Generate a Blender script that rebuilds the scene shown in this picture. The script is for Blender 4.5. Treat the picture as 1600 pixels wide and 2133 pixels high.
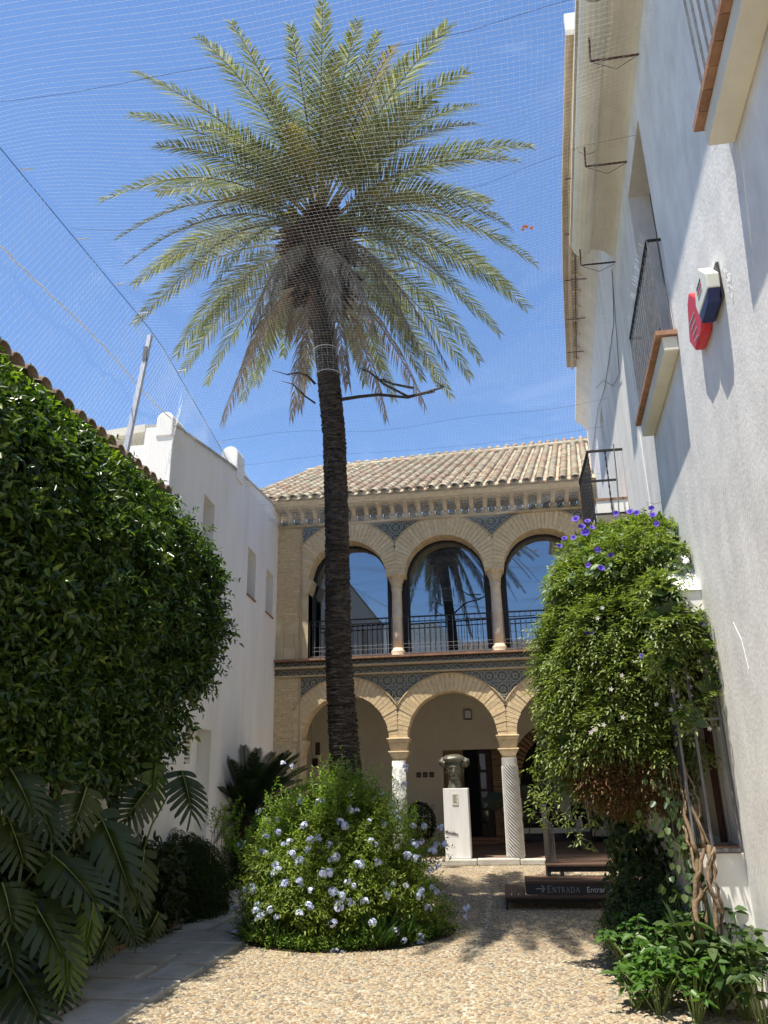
import bpy, math, random
import numpy as np
from mathutils import Vector, Matrix, Euler
for o in list(bpy.data.objects): bpy.data.objects.remove(o, do_unlink=True)
C = bpy.context.scene.collection
scene = bpy.context.scene
R = math.radians
random.seed(5); rng = np.random.default_rng(5)

# ------------------------------------------------------------------ camera, world, sun, exposure
EYE = 1.55
AX = np.array([[0.98907193, -0.06782334, -0.13090725],
               [0.14596724, 0.32554883, 0.9341903],
               [-0.0207432, -0.94308958, 0.3318912]])      # camera axes (right, down, forward) in the world
cam = bpy.data.objects.new('camera', bpy.data.cameras.new('camera')); C.objects.link(cam)
m = Matrix.Identity(4)
for i in range(3):
    m[i][0] = AX[i][0]; m[i][1] = -AX[i][1]; m[i][2] = -AX[i][2]
m[2][3] = EYE
cam.matrix_world = m
cam.data.sensor_fit = 'HORIZONTAL'; cam.data.sensor_width = 36; cam.data.lens = 36
cam.data.clip_start = 0.05; cam.data.clip_end = 800
scene.camera = cam
def ray(px, py): return AX @ np.array([px-800, py-1066.5, 1600.0])
def atY(px, py, Y):
    w = ray(px, py); t = Y/w[1]; return Vector((w[0]*t, Y, EYE+w[2]*t))

SUN = Vector((0.22, 0.25, -1.08)).normalized()               # direction the light travels
world = bpy.data.worlds.new('World'); scene.world = world; world.use_nodes = True
nt = world.node_tree; nt.nodes.clear()
wo = nt.nodes.new('ShaderNodeOutputWorld'); bg = nt.nodes.new('ShaderNodeBackground')
sky = nt.nodes.new('ShaderNodeTexSky'); sky.sky_type = 'NISHITA'; sky.sun_disc = False
sky.sun_elevation = math.asin(-SUN.z); sky.sun_rotation = math.atan2(-SUN.x, -SUN.y)
sky.altitude = 100; sky.air_density = 1.0; sky.dust_density = 0.0; sky.ozone_density = 7.0
tc = nt.nodes.new('ShaderNodeTexCoord'); mp = nt.nodes.new('ShaderNodeMapping')
mp.inputs['Scale'].default_value = (2.2, 2.2, 9.0); mp.inputs['Rotation'].default_value = (0.35, 0.2, 0.3)
nz = nt.nodes.new('ShaderNodeTexNoise'); nz.inputs['Scale'].default_value = 1.6; nz.inputs['Detail'].default_value = 9
nz.inputs['Roughness'].default_value = 0.62; nz.inputs['Distortion'].default_value = 0.6
cr = nt.nodes.new('ShaderNodeValToRGB'); cr.color_ramp.elements[0].position = 0.58; cr.color_ramp.elements[1].position = 0.80
cr.color_ramp.elements[1].color = (0.08, 0.08, 0.08, 1)
mx = nt.nodes.new('ShaderNodeMixRGB'); mx.inputs[2].default_value = (7.0, 7.6, 8.6, 1)
nt.links.new(tc.outputs['Generated'], mp.inputs['Vector']); nt.links.new(mp.outputs[0], nz.inputs['Vector'])
nt.links.new(nz.outputs['Fac'], cr.inputs[0]); nt.links.new(cr.outputs[0], mx.inputs[0])
nt.links.new(sky.outputs[0], mx.inputs[1]); nt.links.new(mx.outputs[0], bg.inputs[0])
bg.inputs[1].default_value = 0.096
nt.links.new(bg.outputs[0], wo.inputs[0])
sl = bpy.data.lights.new('sun', 'SUN'); sl.energy = 3.7; sl.angle = R(0.5); sl.color = (1.0, 0.93, 0.81)
so = bpy.data.objects.new('sun', sl); C.objects.link(so); so.rotation_euler = SUN.to_track_quat('-Z', 'Y').to_euler()
so.location = (0, 0, 30)
vs = scene.view_settings; vs.view_transform = 'Standard'; vs.look = 'None'; vs.gamma = 1; vs.use_curve_mapping = False
vs.exposure = 1.3
scene.render.engine = 'CYCLES'
scene.cycles.max_bounces = 8; scene.cycles.diffuse_bounces = 6; scene.cycles.transparent_max_bounces = 8

# ------------------------------------------------------------------ materials
def mat(name, col, rough=0.8, col2=None, scale=6, bump=0.0, bscale=40, rnd=0.0, metal=0.0, spec=0.4, detail=6, stretch=(1,1,1), lo=0.35, hi=0.65, bdist=0.01):
    M = bpy.data.materials.new(name); M.use_nodes = True; n = M.node_tree; p = n.nodes['Principled BSDF']
    p.inputs['Roughness'].default_value = rough; p.inputs['Metallic'].default_value = metal
    p.inputs['Specular IOR Level'].default_value = spec
    t = n.nodes.new('ShaderNodeTexCoord'); mpg = n.nodes.new('ShaderNodeMapping'); mpg.inputs['Scale'].default_value = stretch
    n.links.new(t.outputs['Object'], mpg.inputs[0])
    no = n.nodes.new('ShaderNodeTexNoise'); no.inputs['Scale'].default_value = scale; no.inputs['Detail'].default_value = detail
    no.inputs['Roughness'].default_value = 0.65
    n.links.new(mpg.outputs[0], no.inputs['Vector'])
    r = n.nodes.new('ShaderNodeValToRGB'); r.color_ramp.elements[0].position = lo; r.color_ramp.elements[1].position = hi
    r.color_ramp.elements[0].color = (*(col2 or [c*0.8 for c in col]), 1); r.color_ramp.elements[1].color = (*col, 1)
    n.links.new(no.outputs['Fac'], r.inputs[0]); out = r.outputs[0]
    if rnd:
        oi = n.nodes.new('ShaderNodeObjectInfo'); g = n.nodes.new('ShaderNodeNewGeometry'); ad = n.nodes.new('ShaderNodeMath'); ad.operation = 'ADD'
        fr = n.nodes.new('ShaderNodeMath'); fr.operation = 'FRACT'
        n.links.new(oi.outputs['Random'], ad.inputs[0]); n.links.new(g.outputs['Random Per Island'], ad.inputs[1]); n.links.new(ad.outputs[0], fr.inputs[0])
        mr = n.nodes.new('ShaderNodeMapRange'); mr.inputs[3].default_value = 1-rnd; mr.inputs[4].default_value = 1+rnd
        n.links.new(fr.outputs[0], mr.inputs[0])
        mu = n.nodes.new('ShaderNodeVectorMath'); mu.operation = 'SCALE'
        n.links.new(out, mu.inputs[0]); n.links.new(mr.outputs[0], mu.inputs['Scale']); out = mu.outputs[0]
    n.links.new(out, p.inputs['Base Color'])
    if bump:
        b = n.nodes.new('ShaderNodeTexNoise'); b.inputs['Scale'].default_value = bscale; b.inputs['Detail'].default_value = 8
        n.links.new(mpg.outputs[0], b.inputs['Vector'])
        bn = n.nodes.new('ShaderNodeBump'); bn.inputs['Strength'].default_value = bump; bn.inputs['Distance'].default_value = bdist
        n.links.new(b.outputs['Fac'], bn.inputs['Height']); n.links.new(bn.outputs[0], p.inputs['Normal'])
    return M
def island_mat(name, cols, rough=0.5, trans=0.0, tcol=None, spec=0.4, bump=0, noise=0.0):
    """one colour per separate piece, picked from a ramp"""
    M = bpy.data.materials.new(name); M.use_nodes = True; n = M.node_tree; p = n.nodes['Principled BSDF']
    p.inputs['Roughness'].default_value = rough; p.inputs['Specular IOR Level'].default_value = spec
    g = n.nodes.new('ShaderNodeNewGeometry'); oi = n.nodes.new('ShaderNodeObjectInfo')
    ad = n.nodes.new('ShaderNodeMath'); ad.operation = 'ADD'; fr = n.nodes.new('ShaderNodeMath'); fr.operation = 'FRACT'
    n.links.new(oi.outputs['Random'], ad.inputs[0]); n.links.new(g.outputs['Random Per Island'], ad.inputs[1]); n.links.new(ad.outputs[0], fr.inputs[0])
    r = n.nodes.new('ShaderNodeValToRGB'); el = r.color_ramp.elements
    while len(el) < len(cols): el.new(0.5)
    for i, c in enumerate(cols): el[i].position = i/(len(cols)-1); el[i].color = (*c, 1)
    n.links.new(fr.outputs[0], r.inputs[0]); out = r.outputs[0]
    if noise:
        t = n.nodes.new('ShaderNodeTexCoord'); no = n.nodes.new('ShaderNodeTexNoise'); no.inputs['Scale'].default_value = 45; no.inputs['Detail'].default_value = 6
        n.links.new(t.outputs['Object'], no.inputs[0]); mr = n.nodes.new('ShaderNodeMapRange'); mr.inputs[1].default_value = .3; mr.inputs[2].default_value = .7
        mr.inputs[3].default_value = 1-noise; mr.inputs[4].default_value = 1+noise
        n.links.new(no.outputs['Fac'], mr.inputs[0]); mu = n.nodes.new('ShaderNodeVectorMath'); mu.operation = 'SCALE'
        n.links.new(out, mu.inputs[0]); n.links.new(mr.outputs[0], mu.inputs['Scale']); out = mu.outputs[0]
    n.links.new(out, p.inputs['Base Color'])
    if trans:
        tr = n.nodes.new('ShaderNodeBsdfTranslucent'); mi = n.nodes.new('ShaderNodeMixShader'); mi.inputs[0].default_value = trans
        mu2 = n.nodes.new('ShaderNodeVectorMath'); mu2.operation = 'MULTIPLY'; mu2.inputs[1].default_value = tcol or (1.7, 2.0, 0.7)
        n.links.new(out, mu2.inputs[0]); n.links.new(mu2.outputs[0], tr.inputs[0])
        n.links.new(p.outputs[0], mi.inputs[1]); n.links.new(tr.outputs[0], mi.inputs[2])
        n.links.new(mi.outputs[0], n.nodes['Material Output'].inputs[0])
    return M

M_white = mat('white_plaster', (0.88, 0.865, 0.83), 0.9, (0.79, 0.77, 0.72), scale=2.4, bump=0.25, bscale=9, stretch=(1, 1, .22), lo=.3, hi=.6)
M_rough = mat('rough_white_plaster', (0.80, 0.79, 0.765), 0.95, (0.60, 0.595, 0.575), scale=3.5, bump=0.40, bscale=48, bdist=.009, stretch=(1, 1, .6), lo=.3, hi=.66, detail=15)
M_farwhite = mat('streaky_white_plaster', (0.80, 0.79, 0.76), 0.95, (0.64, 0.63, 0.60), scale=3, bump=0.3, bscale=20, stretch=(1, 1, .16), lo=.28, hi=.62)
M_cream = mat('cream_plaster', (0.78, 0.73, 0.59), 0.9, (0.70, 0.65, 0.52), scale=2)
M_gutter = mat('cream_eave_plaster', (0.74, 0.71, 0.60), 0.9, (0.62, 0.59, 0.50), scale=2, bump=.1, bscale=20)
M_mortar = mat('lime_mortar', (0.70, 0.59, 0.40), 0.95, (0.56, 0.46, 0.30), scale=8, bump=.5, bscale=60)
M_brick = mat('buff_brick', (0.78, 0.61, 0.37), 0.92, (0.60, 0.45, 0.26), scale=12, bump=0.5, bscale=70, rnd=0.07)
M_ashlar = mat('sandstone', (0.68, 0.56, 0.36), 0.92, (0.52, 0.41, 0.25), scale=5, bump=0.5, bscale=30, rnd=.08)
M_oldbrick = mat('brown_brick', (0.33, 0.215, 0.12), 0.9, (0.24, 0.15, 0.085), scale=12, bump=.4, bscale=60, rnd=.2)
M_corn = mat('cornice_stone', (0.57, 0.44, 0.26), 0.9, (0.43, 0.32, 0.19), scale=7, bump=.4, bscale=50)
M_terra = mat('terracotta', (0.36, 0.20, 0.125), 0.85, (0.25, 0.135, 0.085), scale=15, bump=.3, bscale=60, rnd=.15)
M_marble = mat('pale_marble', (0.70, 0.60, 0.45), 0.55, (0.56, 0.46, 0.33), scale=5, bump=.15, bscale=40)
M_capital = mat('capital_stone', (0.66, 0.53, 0.34), 0.75, (0.52, 0.40, 0.24), scale=9, bump=.3, bscale=60)
M_greymarble = mat('grey_mottled_marble', (0.60, 0.60, 0.57), 0.5, (0.20, 0.205, 0.20), scale=7, lo=.40, hi=.58, bump=.1)
M_spiral = mat('grey_carved_marble', (0.50, 0.49, 0.46), 0.6, (0.36, 0.35, 0.33), scale=9, bump=.15)
M_kerb = mat('worn_kerb_stone', (0.50, 0.48, 0.43), 0.9, (0.36, 0.34, 0.30), scale=6, bump=.5, bscale=30, rnd=.1)
M_slab = mat('grey_paving_stone', (0.50, 0.47, 0.42), 0.85, (0.37, 0.345, 0.30), scale=5, bump=.35, bscale=40, rnd=.10)
M_iron = mat('black_iron', (0.035, 0.033, 0.035), 0.55, (0.02, 0.02, 0.02), scale=20, metal=.3)
M_greyiron = mat('grey_painted_iron', (0.18, 0.185, 0.19), 0.5, (0.12, 0.12, 0.125), scale=20, metal=.2)
M_rust = mat('rusty_iron', (0.14, 0.06, 0.04), 0.85, (0.07, 0.035, 0.03), scale=30)
M_wood = mat('brown_deck_wood', (0.115, 0.066, 0.042), 0.55, (0.065, 0.036, 0.024), scale=14, bump=.2, bscale=50, stretch=(.2, 1, 1), rnd=.15)
M_darkwood = mat('dark_wood', (0.05, 0.024, 0.017), 0.6, (0.028, 0.014, 0.011), scale=12)
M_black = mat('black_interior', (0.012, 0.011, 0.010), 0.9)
M_floor = mat('dark_floor_tile', (0.22, 0.15, 0.11), 0.5, (0.15, 0.10, 0.075), scale=5)
M_sign = mat('dark_sign_board', (0.045, 0.043, 0.042), 0.5)
M_text = mat('white_lettering', (0.72, 0.72, 0.72), 0.6)
M_textdim = mat('grey_lettering', (0.36, 0.36, 0.36), 0.6)
M_steel = mat('bronze_steel', (0.20, 0.175, 0.15), 0.35, (0.15, 0.13, 0.11), scale=20, metal=.6)
M_plinth = mat('white_plinth_paint', (0.80, 0.80, 0.80), 0.6, (0.70, 0.70, 0.70), scale=3, stretch=(3, 3, .3))
M_bronze = mat('grey_green_bronze', (0.15, 0.145, 0.11), 0.42, (0.055, 0.055, 0.043), scale=14, bump=.5, bscale=40, metal=.35, lo=.3, hi=.6)
M_soil = mat('dark_soil', (0.05, 0.036, 0.025), 0.95, (0.025, 0.018, 0.013), scale=20, bump=.8, bscale=60)
M_bark = mat('palm_bark', (0.085, 0.068, 0.056), 0.8, (0.022, 0.016, 0.013), scale=18, bump=.9, bscale=60, rnd=.45, lo=.3, hi=.7)
M_stem = mat('tan_vine_bark', (0.24, 0.17, 0.10), 0.85, (0.13, 0.085, 0.05), scale=18, bump=.6, bscale=50)
M_twig = mat('dark_twig', (0.075, 0.055, 0.035), 0.9, (0.04, 0.03, 0.02), scale=15)
M_redbox = mat('red_alarm_plastic', (0.62, 0.035, 0.045), 0.4, (0.55, 0.03, 0.04), scale=3)
M_whitebox = mat('white_alarm_plastic', (0.80, 0.81, 0.70), 0.4, (0.76, 0.77, 0.66), scale=3)
M_blue = mat('navy_plastic', (0.015, 0.025, 0.10), 0.4)
M_thread = mat('white_net_cord', (0.80, 0.82, 0.82), 0.8)
M_wire = mat('dark_wire', (0.05, 0.05, 0.06), 0.6)
M_post = mat('galvanised_post', (0.62, 0.63, 0.64), 0.45, (0.5, 0.5, 0.52), scale=8, metal=.2)
M_orange = mat('orange_scrap', (0.75, 0.20, 0.06), 0.8)
M_yellow = mat('yellow_strap', (0.75, 0.48, 0.02), 0.7)
M_soffit = mat('beige_soffit', (0.50, 0.40, 0.28), 0.85, (0.36, 0.28, 0.19), scale=4, bump=.4, bscale=25)
M_lightbox = mat('opal_lamp_glass', (0.85, 0.85, 0.82), 0.3)
M_plaque = mat('brown_plaque', (0.10, 0.055, 0.04), 0.6)
M_tan = mat('window_jamb_paint', (0.46, 0.42, 0.34), 0.9, (0.40, 0.36, 0.29), scale=3)
M_frame = mat('dark_red_wood', (0.06, 0.022, 0.018), 0.5)

def glass(name, tint, rough=0.01, base=(0.01, 0.012, 0.015), fac=0.55):
    M = bpy.data.materials.new(name); M.use_nodes = True; n = M.node_tree; n.nodes.clear()
    o = n.nodes.new('ShaderNodeOutputMaterial'); g = n.nodes.new('ShaderNodeBsdfGlossy'); d = n.nodes.new('ShaderNodeBsdfDiffuse'); mi = n.nodes.new('ShaderNodeMixShader')
    g.inputs['Color'].default_value = (*tint, 1); g.inputs['Roughness'].default_value = rough; d.inputs[0].default_value = (*base, 1)
    mi.inputs[0].default_value = fac
    t = n.nodes.new('ShaderNodeTexCoord'); no = n.nodes.new('ShaderNodeTexNoise'); no.inputs['Scale'].default_value = .5
    b = n.nodes.new('ShaderNodeBump'); b.inputs['Strength'].default_value = .05; b.inputs['Distance'].default_value = .02
    n.links.new(t.outputs['Object'], no.inputs[0]); n.links.new(no.outputs['Fac'], b.inputs['Height']); n.links.new(b.outputs[0], g.inputs['Normal'])
    n.links.new(d.outputs[0], mi.inputs[1]); n.links.new(g.outputs[0], mi.inputs[2]); n.links.new(mi.outputs[0], o.inputs[0])
    return M
M_glass = glass('tinted_window_glass', (0.60, 0.70, 0.80), fac=.36)
M_glass2 = glass('dark_shop_glass', (0.8, 0.8, 0.8), fac=.10, base=(.02, .02, .018))

L_orange = island_mat('orange_tree_leaf', [(0.018, 0.042, 0.010), (0.032, 0.068, 0.014), (0.055, 0.10, 0.018), (0.13, 0.18, 0.028)], 0.33, 0.24, spec=.5)
L_plum = island_mat('plumbago_leaf', [(0.05, 0.09, 0.014), (0.10, 0.155, 0.02), (0.17, 0.225, 0.03), (0.28, 0.32, 0.06)], 0.5, 0.38)
L_plumtop = island_mat('plumbago_new_leaf', [(0.10, 0.19, 0.025), (0.17, 0.27, 0.035), (0.25, 0.33, 0.05)], 0.5, 0.38)
L_jas = island_mat('jasmine_leaf', [(0.065, 0.10, 0.022), (0.12, 0.165, 0.036), (0.18, 0.23, 0.055), (0.27, 0.31, 0.11)], 0.40, 0.34, tcol=(1.5, 1.7, .7))
L_jasdry = island_mat('dry_jasmine_leaf', [(0.09, 0.035, 0.012), (0.15, 0.065, 0.022), (0.10, 0.075, 0.02), (0.07, 0.08, 0.02)], 0.7, 0.2, tcol=(1.5, 1.2, .8))
L_broad = island_mat('morning_glory_leaf', [(0.10, 0.17, 0.07), (0.15, 0.22, 0.10), (0.20, 0.27, 0.14)], 0.5, 0.3)
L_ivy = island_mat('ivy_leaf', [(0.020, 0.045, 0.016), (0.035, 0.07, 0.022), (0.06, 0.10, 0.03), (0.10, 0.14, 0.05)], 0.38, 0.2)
L_ground = island_mat('bedding_leaf', [(0.035, 0.085, 0.018), (0.06, 0.13, 0.026), (0.09, 0.17, 0.035)], 0.4, 0.28)
L_monst = island_mat('monstera_leaf', [(0.026, 0.042, 0.010), (0.038, 0.056, 0.013), (0.048, 0.068, 0.016)], 0.42, 0.2)
L_monsty = island_mat('yellowing_monstera_leaf', [(0.08, 0.13, 0.015), (0.10, 0.15, 0.02)], 0.4, 0.25)
L_cyc = island_mat('cycad_leaf', [(0.014, 0.030, 0.010), (0.022, 0.045, 0.013), (0.032, 0.06, 0.016)], 0.4, 0.1)
L_darkpot = island_mat('dark_pot_leaf', [(0.010, 0.018, 0.008), (0.014, 0.026, 0.010)], 0.5)
L_fern = island_mat('fern_leaf', [(0.020, 0.042, 0.012), (0.035, 0.06, 0.016), (0.060, 0.085, 0.022)], 0.85, 0.2, spec=.15)
L_palm = island_mat('palm_leaflet', [(0.11, 0.135, 0.05), (0.18, 0.205, 0.085), (0.13, 0.15, 0.055), (0.20, 0.21, 0.10), (0.50, 0.50, 0.40)], 0.34, 0.2, tcol=(1.4, 1.5, .6), spec=.6)  # palest ramp colour paints bright glints onto some leaflets
L_palmy = island_mat('yellowing_palm_leaflet', [(0.24, 0.22, 0.06), (0.32, 0.27, 0.07), (0.22, 0.22, 0.08)], 0.5, 0.3, tcol=(1.3, 1.2, .6))
L_palmd = island_mat('dead_palm_leaflet', [(0.16, 0.12, 0.085), (0.24, 0.19, 0.14), (0.33, 0.28, 0.22), (0.12, 0.09, 0.06)], 0.8, 0.15, tcol=(1.2, 1.1, .9))
M_rachis = mat('palm_rib', (0.26, 0.24, 0.11), 0.6, (0.18, 0.16, 0.07), scale=9)
M_rachisd = mat('dead_palm_rib', (0.30, 0.22, 0.14), 0.8, (0.18, 0.12, 0.08), scale=9)
M_boot = island_mat('palm_boot', [(0.035, 0.02, 0.014), (0.07, 0.04, 0.025), (0.13, 0.08, 0.05)], 0.9, noise=.5)
F_plum = island_mat('plumbago_petal', [(0.48, 0.56, 0.82), (0.60, 0.66, 0.84), (0.70, 0.74, 0.86)], 0.6, 0.3, tcol=(1, 1, 1))
F_ipo = island_mat('morning_glory_petal', [(0.10, 0.06, 0.50), (0.16, 0.09, 0.62), (0.20, 0.12, 0.66)], 0.6, 0.3, tcol=(1.2, 1, 1.1))
F_white = island_mat('jasmine_petal', [(0.75, 0.72, 0.68), (0.8, 0.78, 0.75), (0.75, 0.6, 0.58)], 0.6, 0.2, tcol=(1, 1, 1))
M_pebble = island_mat('river_pebble', [(0.27, 0.195, 0.115), (0.32, 0.245, 0.15), (0.16, 0.14, 0.11), (0.38, 0.31, 0.195), (0.20, 0.12, 0.065), (0.32, 0.29, 0.21), (0.12, 0.11, 0.10), (0.29, 0.20, 0.105)], 0.7, noise=.18)
M_pebwhite = island_mat('white_pebble', [(0.48, 0.44, 0.35), (0.52, 0.48, 0.40), (0.42, 0.37, 0.29)], 0.7, noise=.12)
M_sand = mat('sandy_mortar', (0.43, 0.375, 0.28), 0.95, (0.31, 0.265, 0.19), scale=14, bump=.6, bscale=90)
M_tileroof = island_mat('clay_roof_tile', [(0.34, 0.25, 0.17), (0.40, 0.31, 0.21), (0.46, 0.38, 0.26), (0.34, 0.20, 0.13), (0.50, 0.43, 0.31), (0.38, 0.34, 0.24), (0.28, 0.235, 0.165)], 0.9, noise=.35)
M_darktile = island_mat('weathered_roof_tile', [(0.20, 0.15, 0.11), (0.28, 0.20, 0.14), (0.34, 0.26, 0.19)], 0.9, noise=.35)

def azulejo():
    M = bpy.data.materials.new('painted_glazed_tile'); M.use_nodes = True; n = M.node_tree; p = n.nodes['Principled BSDF']
    p.inputs['Roughness'].default_value = 0.25
    def N(t, **k):
        x = n.nodes.new(t)
        for a, b in k.items(): setattr(x, a, b)
        return x
    def mth(op, a, b=None):
        x = N('ShaderNodeMath', operation=op)
        for i, v in enumerate([a, b]):
            if v is None: continue
            if isinstance(v, (int, float)): x.inputs[i].default_value = v
            else: n.links.new(v, x.inputs[i])
        return x.outputs[0]
    uv = N('ShaderNodeUVMap'); sp = N('ShaderNodeSeparateXYZ'); n.links.new(uv.outputs[0], sp.inputs[0])
    u, v = sp.outputs[0], sp.outputs[1]
    r = mth('SQRT', mth('ADD', mth('MULTIPLY', u, u), mth('MULTIPLY', v, v)))
    ring = mth('LESS_THAN', mth('ABSOLUTE', mth('SUBTRACT', r, 0.86)), 0.055)
    ring2 = mth('LESS_THAN', mth('ABSOLUTE', mth('SUBTRACT', r, 0.33)), 0.05)
    ang = mth('ARCTAN2', v, u)
    pet = mth('LESS_THAN', mth('ABSOLUTE', mth('SINE', mth('MULTIPLY', ang, 4.0))), mth('MULTIPLY', mth('SUBTRACT', 0.86, r), 0.55))
    u2 = mth('SUBTRACT', 1, u); v2 = mth('SUBTRACT', 1, v)
    r2 = mth('SQRT', mth('ADD', mth('MULTIPLY', u2, u2), mth('MULTIPLY', v2, v2)))
    ring3 = mth('LESS_THAN', mth('ABSOLUTE', mth('SUBTRACT', r2, 0.30)), 0.05)
    lin = mth('MAXIMUM', mth('MAXIMUM', ring, ring2), mth('MAXIMUM', pet, ring3))
    edge = mth('GREATER_THAN', mth('MAXIMUM', mth('MAXIMUM', u, u2), mth('MAXIMUM', v, v2)), 0.965)
    inner = mth('LESS_THAN', r, 0.86)
    m1 = N('ShaderNodeMixRGB'); m1.inputs[1].default_value = (0.058, 0.062, 0.072, 1); m1.inputs[2].default_value = (0.065, 0.082, 0.058, 1)
    n.links.new(inner, m1.inputs[0])
    oi = N('ShaderNodeObjectInfo'); g = N('ShaderNodeNewGeometry'); fr = mth('FRACT', mth('ADD', oi.outputs['Random'], g.outputs['Random Per Island']))
    m3 = N('ShaderNodeMixRGB'); m3.inputs[2].default_value = (0.10, 0.06, 0.035, 1); n.links.new(m1.outputs[0], m3.inputs[1]); n.links.new(mth('MULTIPLY', fr, .45), m3.inputs[0])
    m2 = N('ShaderNodeMixRGB'); m2.inputs[2].default_value = (0.40, 0.385, 0.31, 1); n.links.new(m3.outputs[0], m2.inputs[1])
    n.links.new(mth('MAXIMUM', lin, edge), m2.inputs[0]); n.links.new(m2.outputs[0], p.inputs['Base Color'])
    return M
M_azul = azulejo()

# ------------------------------------------------------------------ object helpers
def link(name, me, material=None, parent=None, smooth=False):
    o = bpy.data.objects.new(name, me); C.objects.link(o)
    if material is not None and len(me.materials) == 0: me.materials.append(material)
    if smooth: me.polygons.foreach_set('use_smooth', [True]*len(me.polygons))
    if parent is not None: adopt(o, parent)
    return o
def adopt(o, parent):
    o.parent = parent
    L = parent.get('_b')
    b = Vector(L) if L is not None else Vector((0, 0, 0))
    o.matrix_parent_inverse = Matrix.Translation(-b)
BASES = {}
def adopt(o, parent):
    o.parent = parent
    b = BASES.get(parent.name, Vector((0, 0, 0)))
    o.matrix_parent_inverse = Matrix.Translation(-b)
    BASES[o.name] = Vector((0, 0, 0)) if o.location.length == 0 else o.location.copy()
def tag(o, label=None, cat=None, group=None, kind=None):
    if label: o['label'] = label
    if cat: o['category'] = cat
    if group: o['group'] = group
    if kind: o['kind'] = kind
    return o
def thing(name, label, cat, loc=(0, 0, 0), group=None, kind=None):
    o = bpy.data.objects.new(name, None); C.objects.link(o); o.location = loc; o.empty_display_size = .2
    BASES[o.name] = Vector(loc)
    return tag(o, label, cat, group, kind)
def copy_tree(o, parent=None):
    c = o.copy(); C.objects.link(c)
    if parent: c.parent = parent
    for ch in list(o.children): copy_tree(ch, c)
    return c
def npmesh(name, V, F, UV=None):
    V = np.asarray(V, dtype=np.float32); F = np.asarray(F, dtype=np.int32)
    me = bpy.data.meshes.new(name); k = F.shape[1]
    me.vertices.add(len(V)); me.vertices.foreach_set('co', V.ravel())
    me.loops.add(F.size); me.loops.foreach_set('vertex_index', F.ravel())
    me.polygons.add(len(F)); me.polygons.foreach_set('loop_start', np.arange(0, F.size, k, dtype=np.int32))
    me.polygons.foreach_set('loop_total', np.full(len(F), k, dtype=np.int32))
    if UV is not None:
        l = me.uv_layers.new(name='UVMap'); l.data.foreach_set('uv', np.asarray(UV, dtype=np.float32).ravel())
    me.update(calc_edges=True); return me
class B:
    """collects simple solids, then links them as one mesh object"""
    def __init__(s): s.v = []; s.f = []
    def add(s, vs, fs):
        k = len(s.v); s.v += [tuple(a) for a in vs]; s.f += [tuple(i+k for i in f) for f in fs]; return s
    def box(s, x0, x1, y0, y1, z0, z1):
        return s.add([(x0,y0,z0),(x1,y0,z0),(x1,y1,z0),(x0,y1,z0),(x0,y0,z1),(x1,y0,z1),(x1,y1,z1),(x0,y1,z1)],
                     [(0,3,2,1),(4,5,6,7),(0,1,5,4),(1,2,6,5),(2,3,7,6),(3,0,4,7)])
    def hexa(s, p):     # eight corners: bottom four, top four
        return s.add(p, [(0,3,2,1),(4,5,6,7),(0,1,5,4),(1,2,6,5),(2,3,7,6),(3,0,4,7)])
    def prism(s, pts, off):
        n = len(pts); o = Vector(off); a = [Vector(p) for p in pts]; b = [p+o for p in a]
        return s.add(a+b, [tuple(range(n))[::-1], tuple(range(n, 2*n))]+[(i, (i+1) % n, n+(i+1) % n, n+i) for i in range(n)])
    def tube(s, pts, rad, n=6, caps=True):
        pts = [Vector(p) for p in pts]; rr = rad if isinstance(rad, (list, tuple)) else [rad]*len(pts)
        k = len(s.v); up = Vector((0, 0, 1))
        for i, p in enumerate(pts):
            t = (pts[min(i+1, len(pts)-1)]-pts[max(i-1, 0)]).normalized()
            a = t.cross(up)
            if a.length < 1e-3: a = t.cross(Vector((1, 0, 0)))
            a.normalize(); b = a.cross(t).normalized()
            for j in range(n):
                th = 2*math.pi*j/n; s.v.append(tuple(p+(a*math.cos(th)+b*math.sin(th))*rr[i]))
        for i in range(len(pts)-1):
            for j in range(n):
                s.f.append((k+i*n+j, k+i*n+(j+1) % n, k+(i+1)*n+(j+1) % n, k+(i+1)*n+j))
        if caps: s.f.append(tuple(k+j for j in range(n))[::-1]); s.f.append(tuple(k+(len(pts)-1)*n+j for j in range(n)))
        return s
    def lathe(s, c, prof, n=24, fn=None):
        k = len(s.v)
        for (r, z) in prof:
            for j in range(n):
                th = 2*math.pi*j/n; q = r*(fn(th, z) if fn else 1)
                s.v.append((c[0]+q*math.cos(th), c[1]+q*math.sin(th), c[2]+z))
        for i in range(len(prof)-1):
            for j in range(n): s.f.append((k+i*n+j, k+i*n+(j+1) % n, k+(i+1)*n+(j+1) % n, k+(i+1)*n+j))
        s.f.append(tuple(k+j for j in range(n))[::-1]); s.f.append(tuple(k+(len(prof)-1)*n+j for j in range(n)))
        return s
    def mesh(s, name):
        me = bpy.data.meshes.new(name); me.from_pydata(s.v, [], s.f); me.update(); return me
    def build(s, name, material, parent=None, smooth=False, bevel=0):
        o = link(name, s.mesh(name), material, parent, smooth)
        if bevel:
            b = o.modifiers.new('bevel', 'BEVEL'); b.width = bevel; b.segments = 2; b.limit_method = 'ANGLE'
        return o
def unit(a): return a/np.maximum(np.linalg.norm(a, axis=1, keepdims=True), 1e-9)
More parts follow.
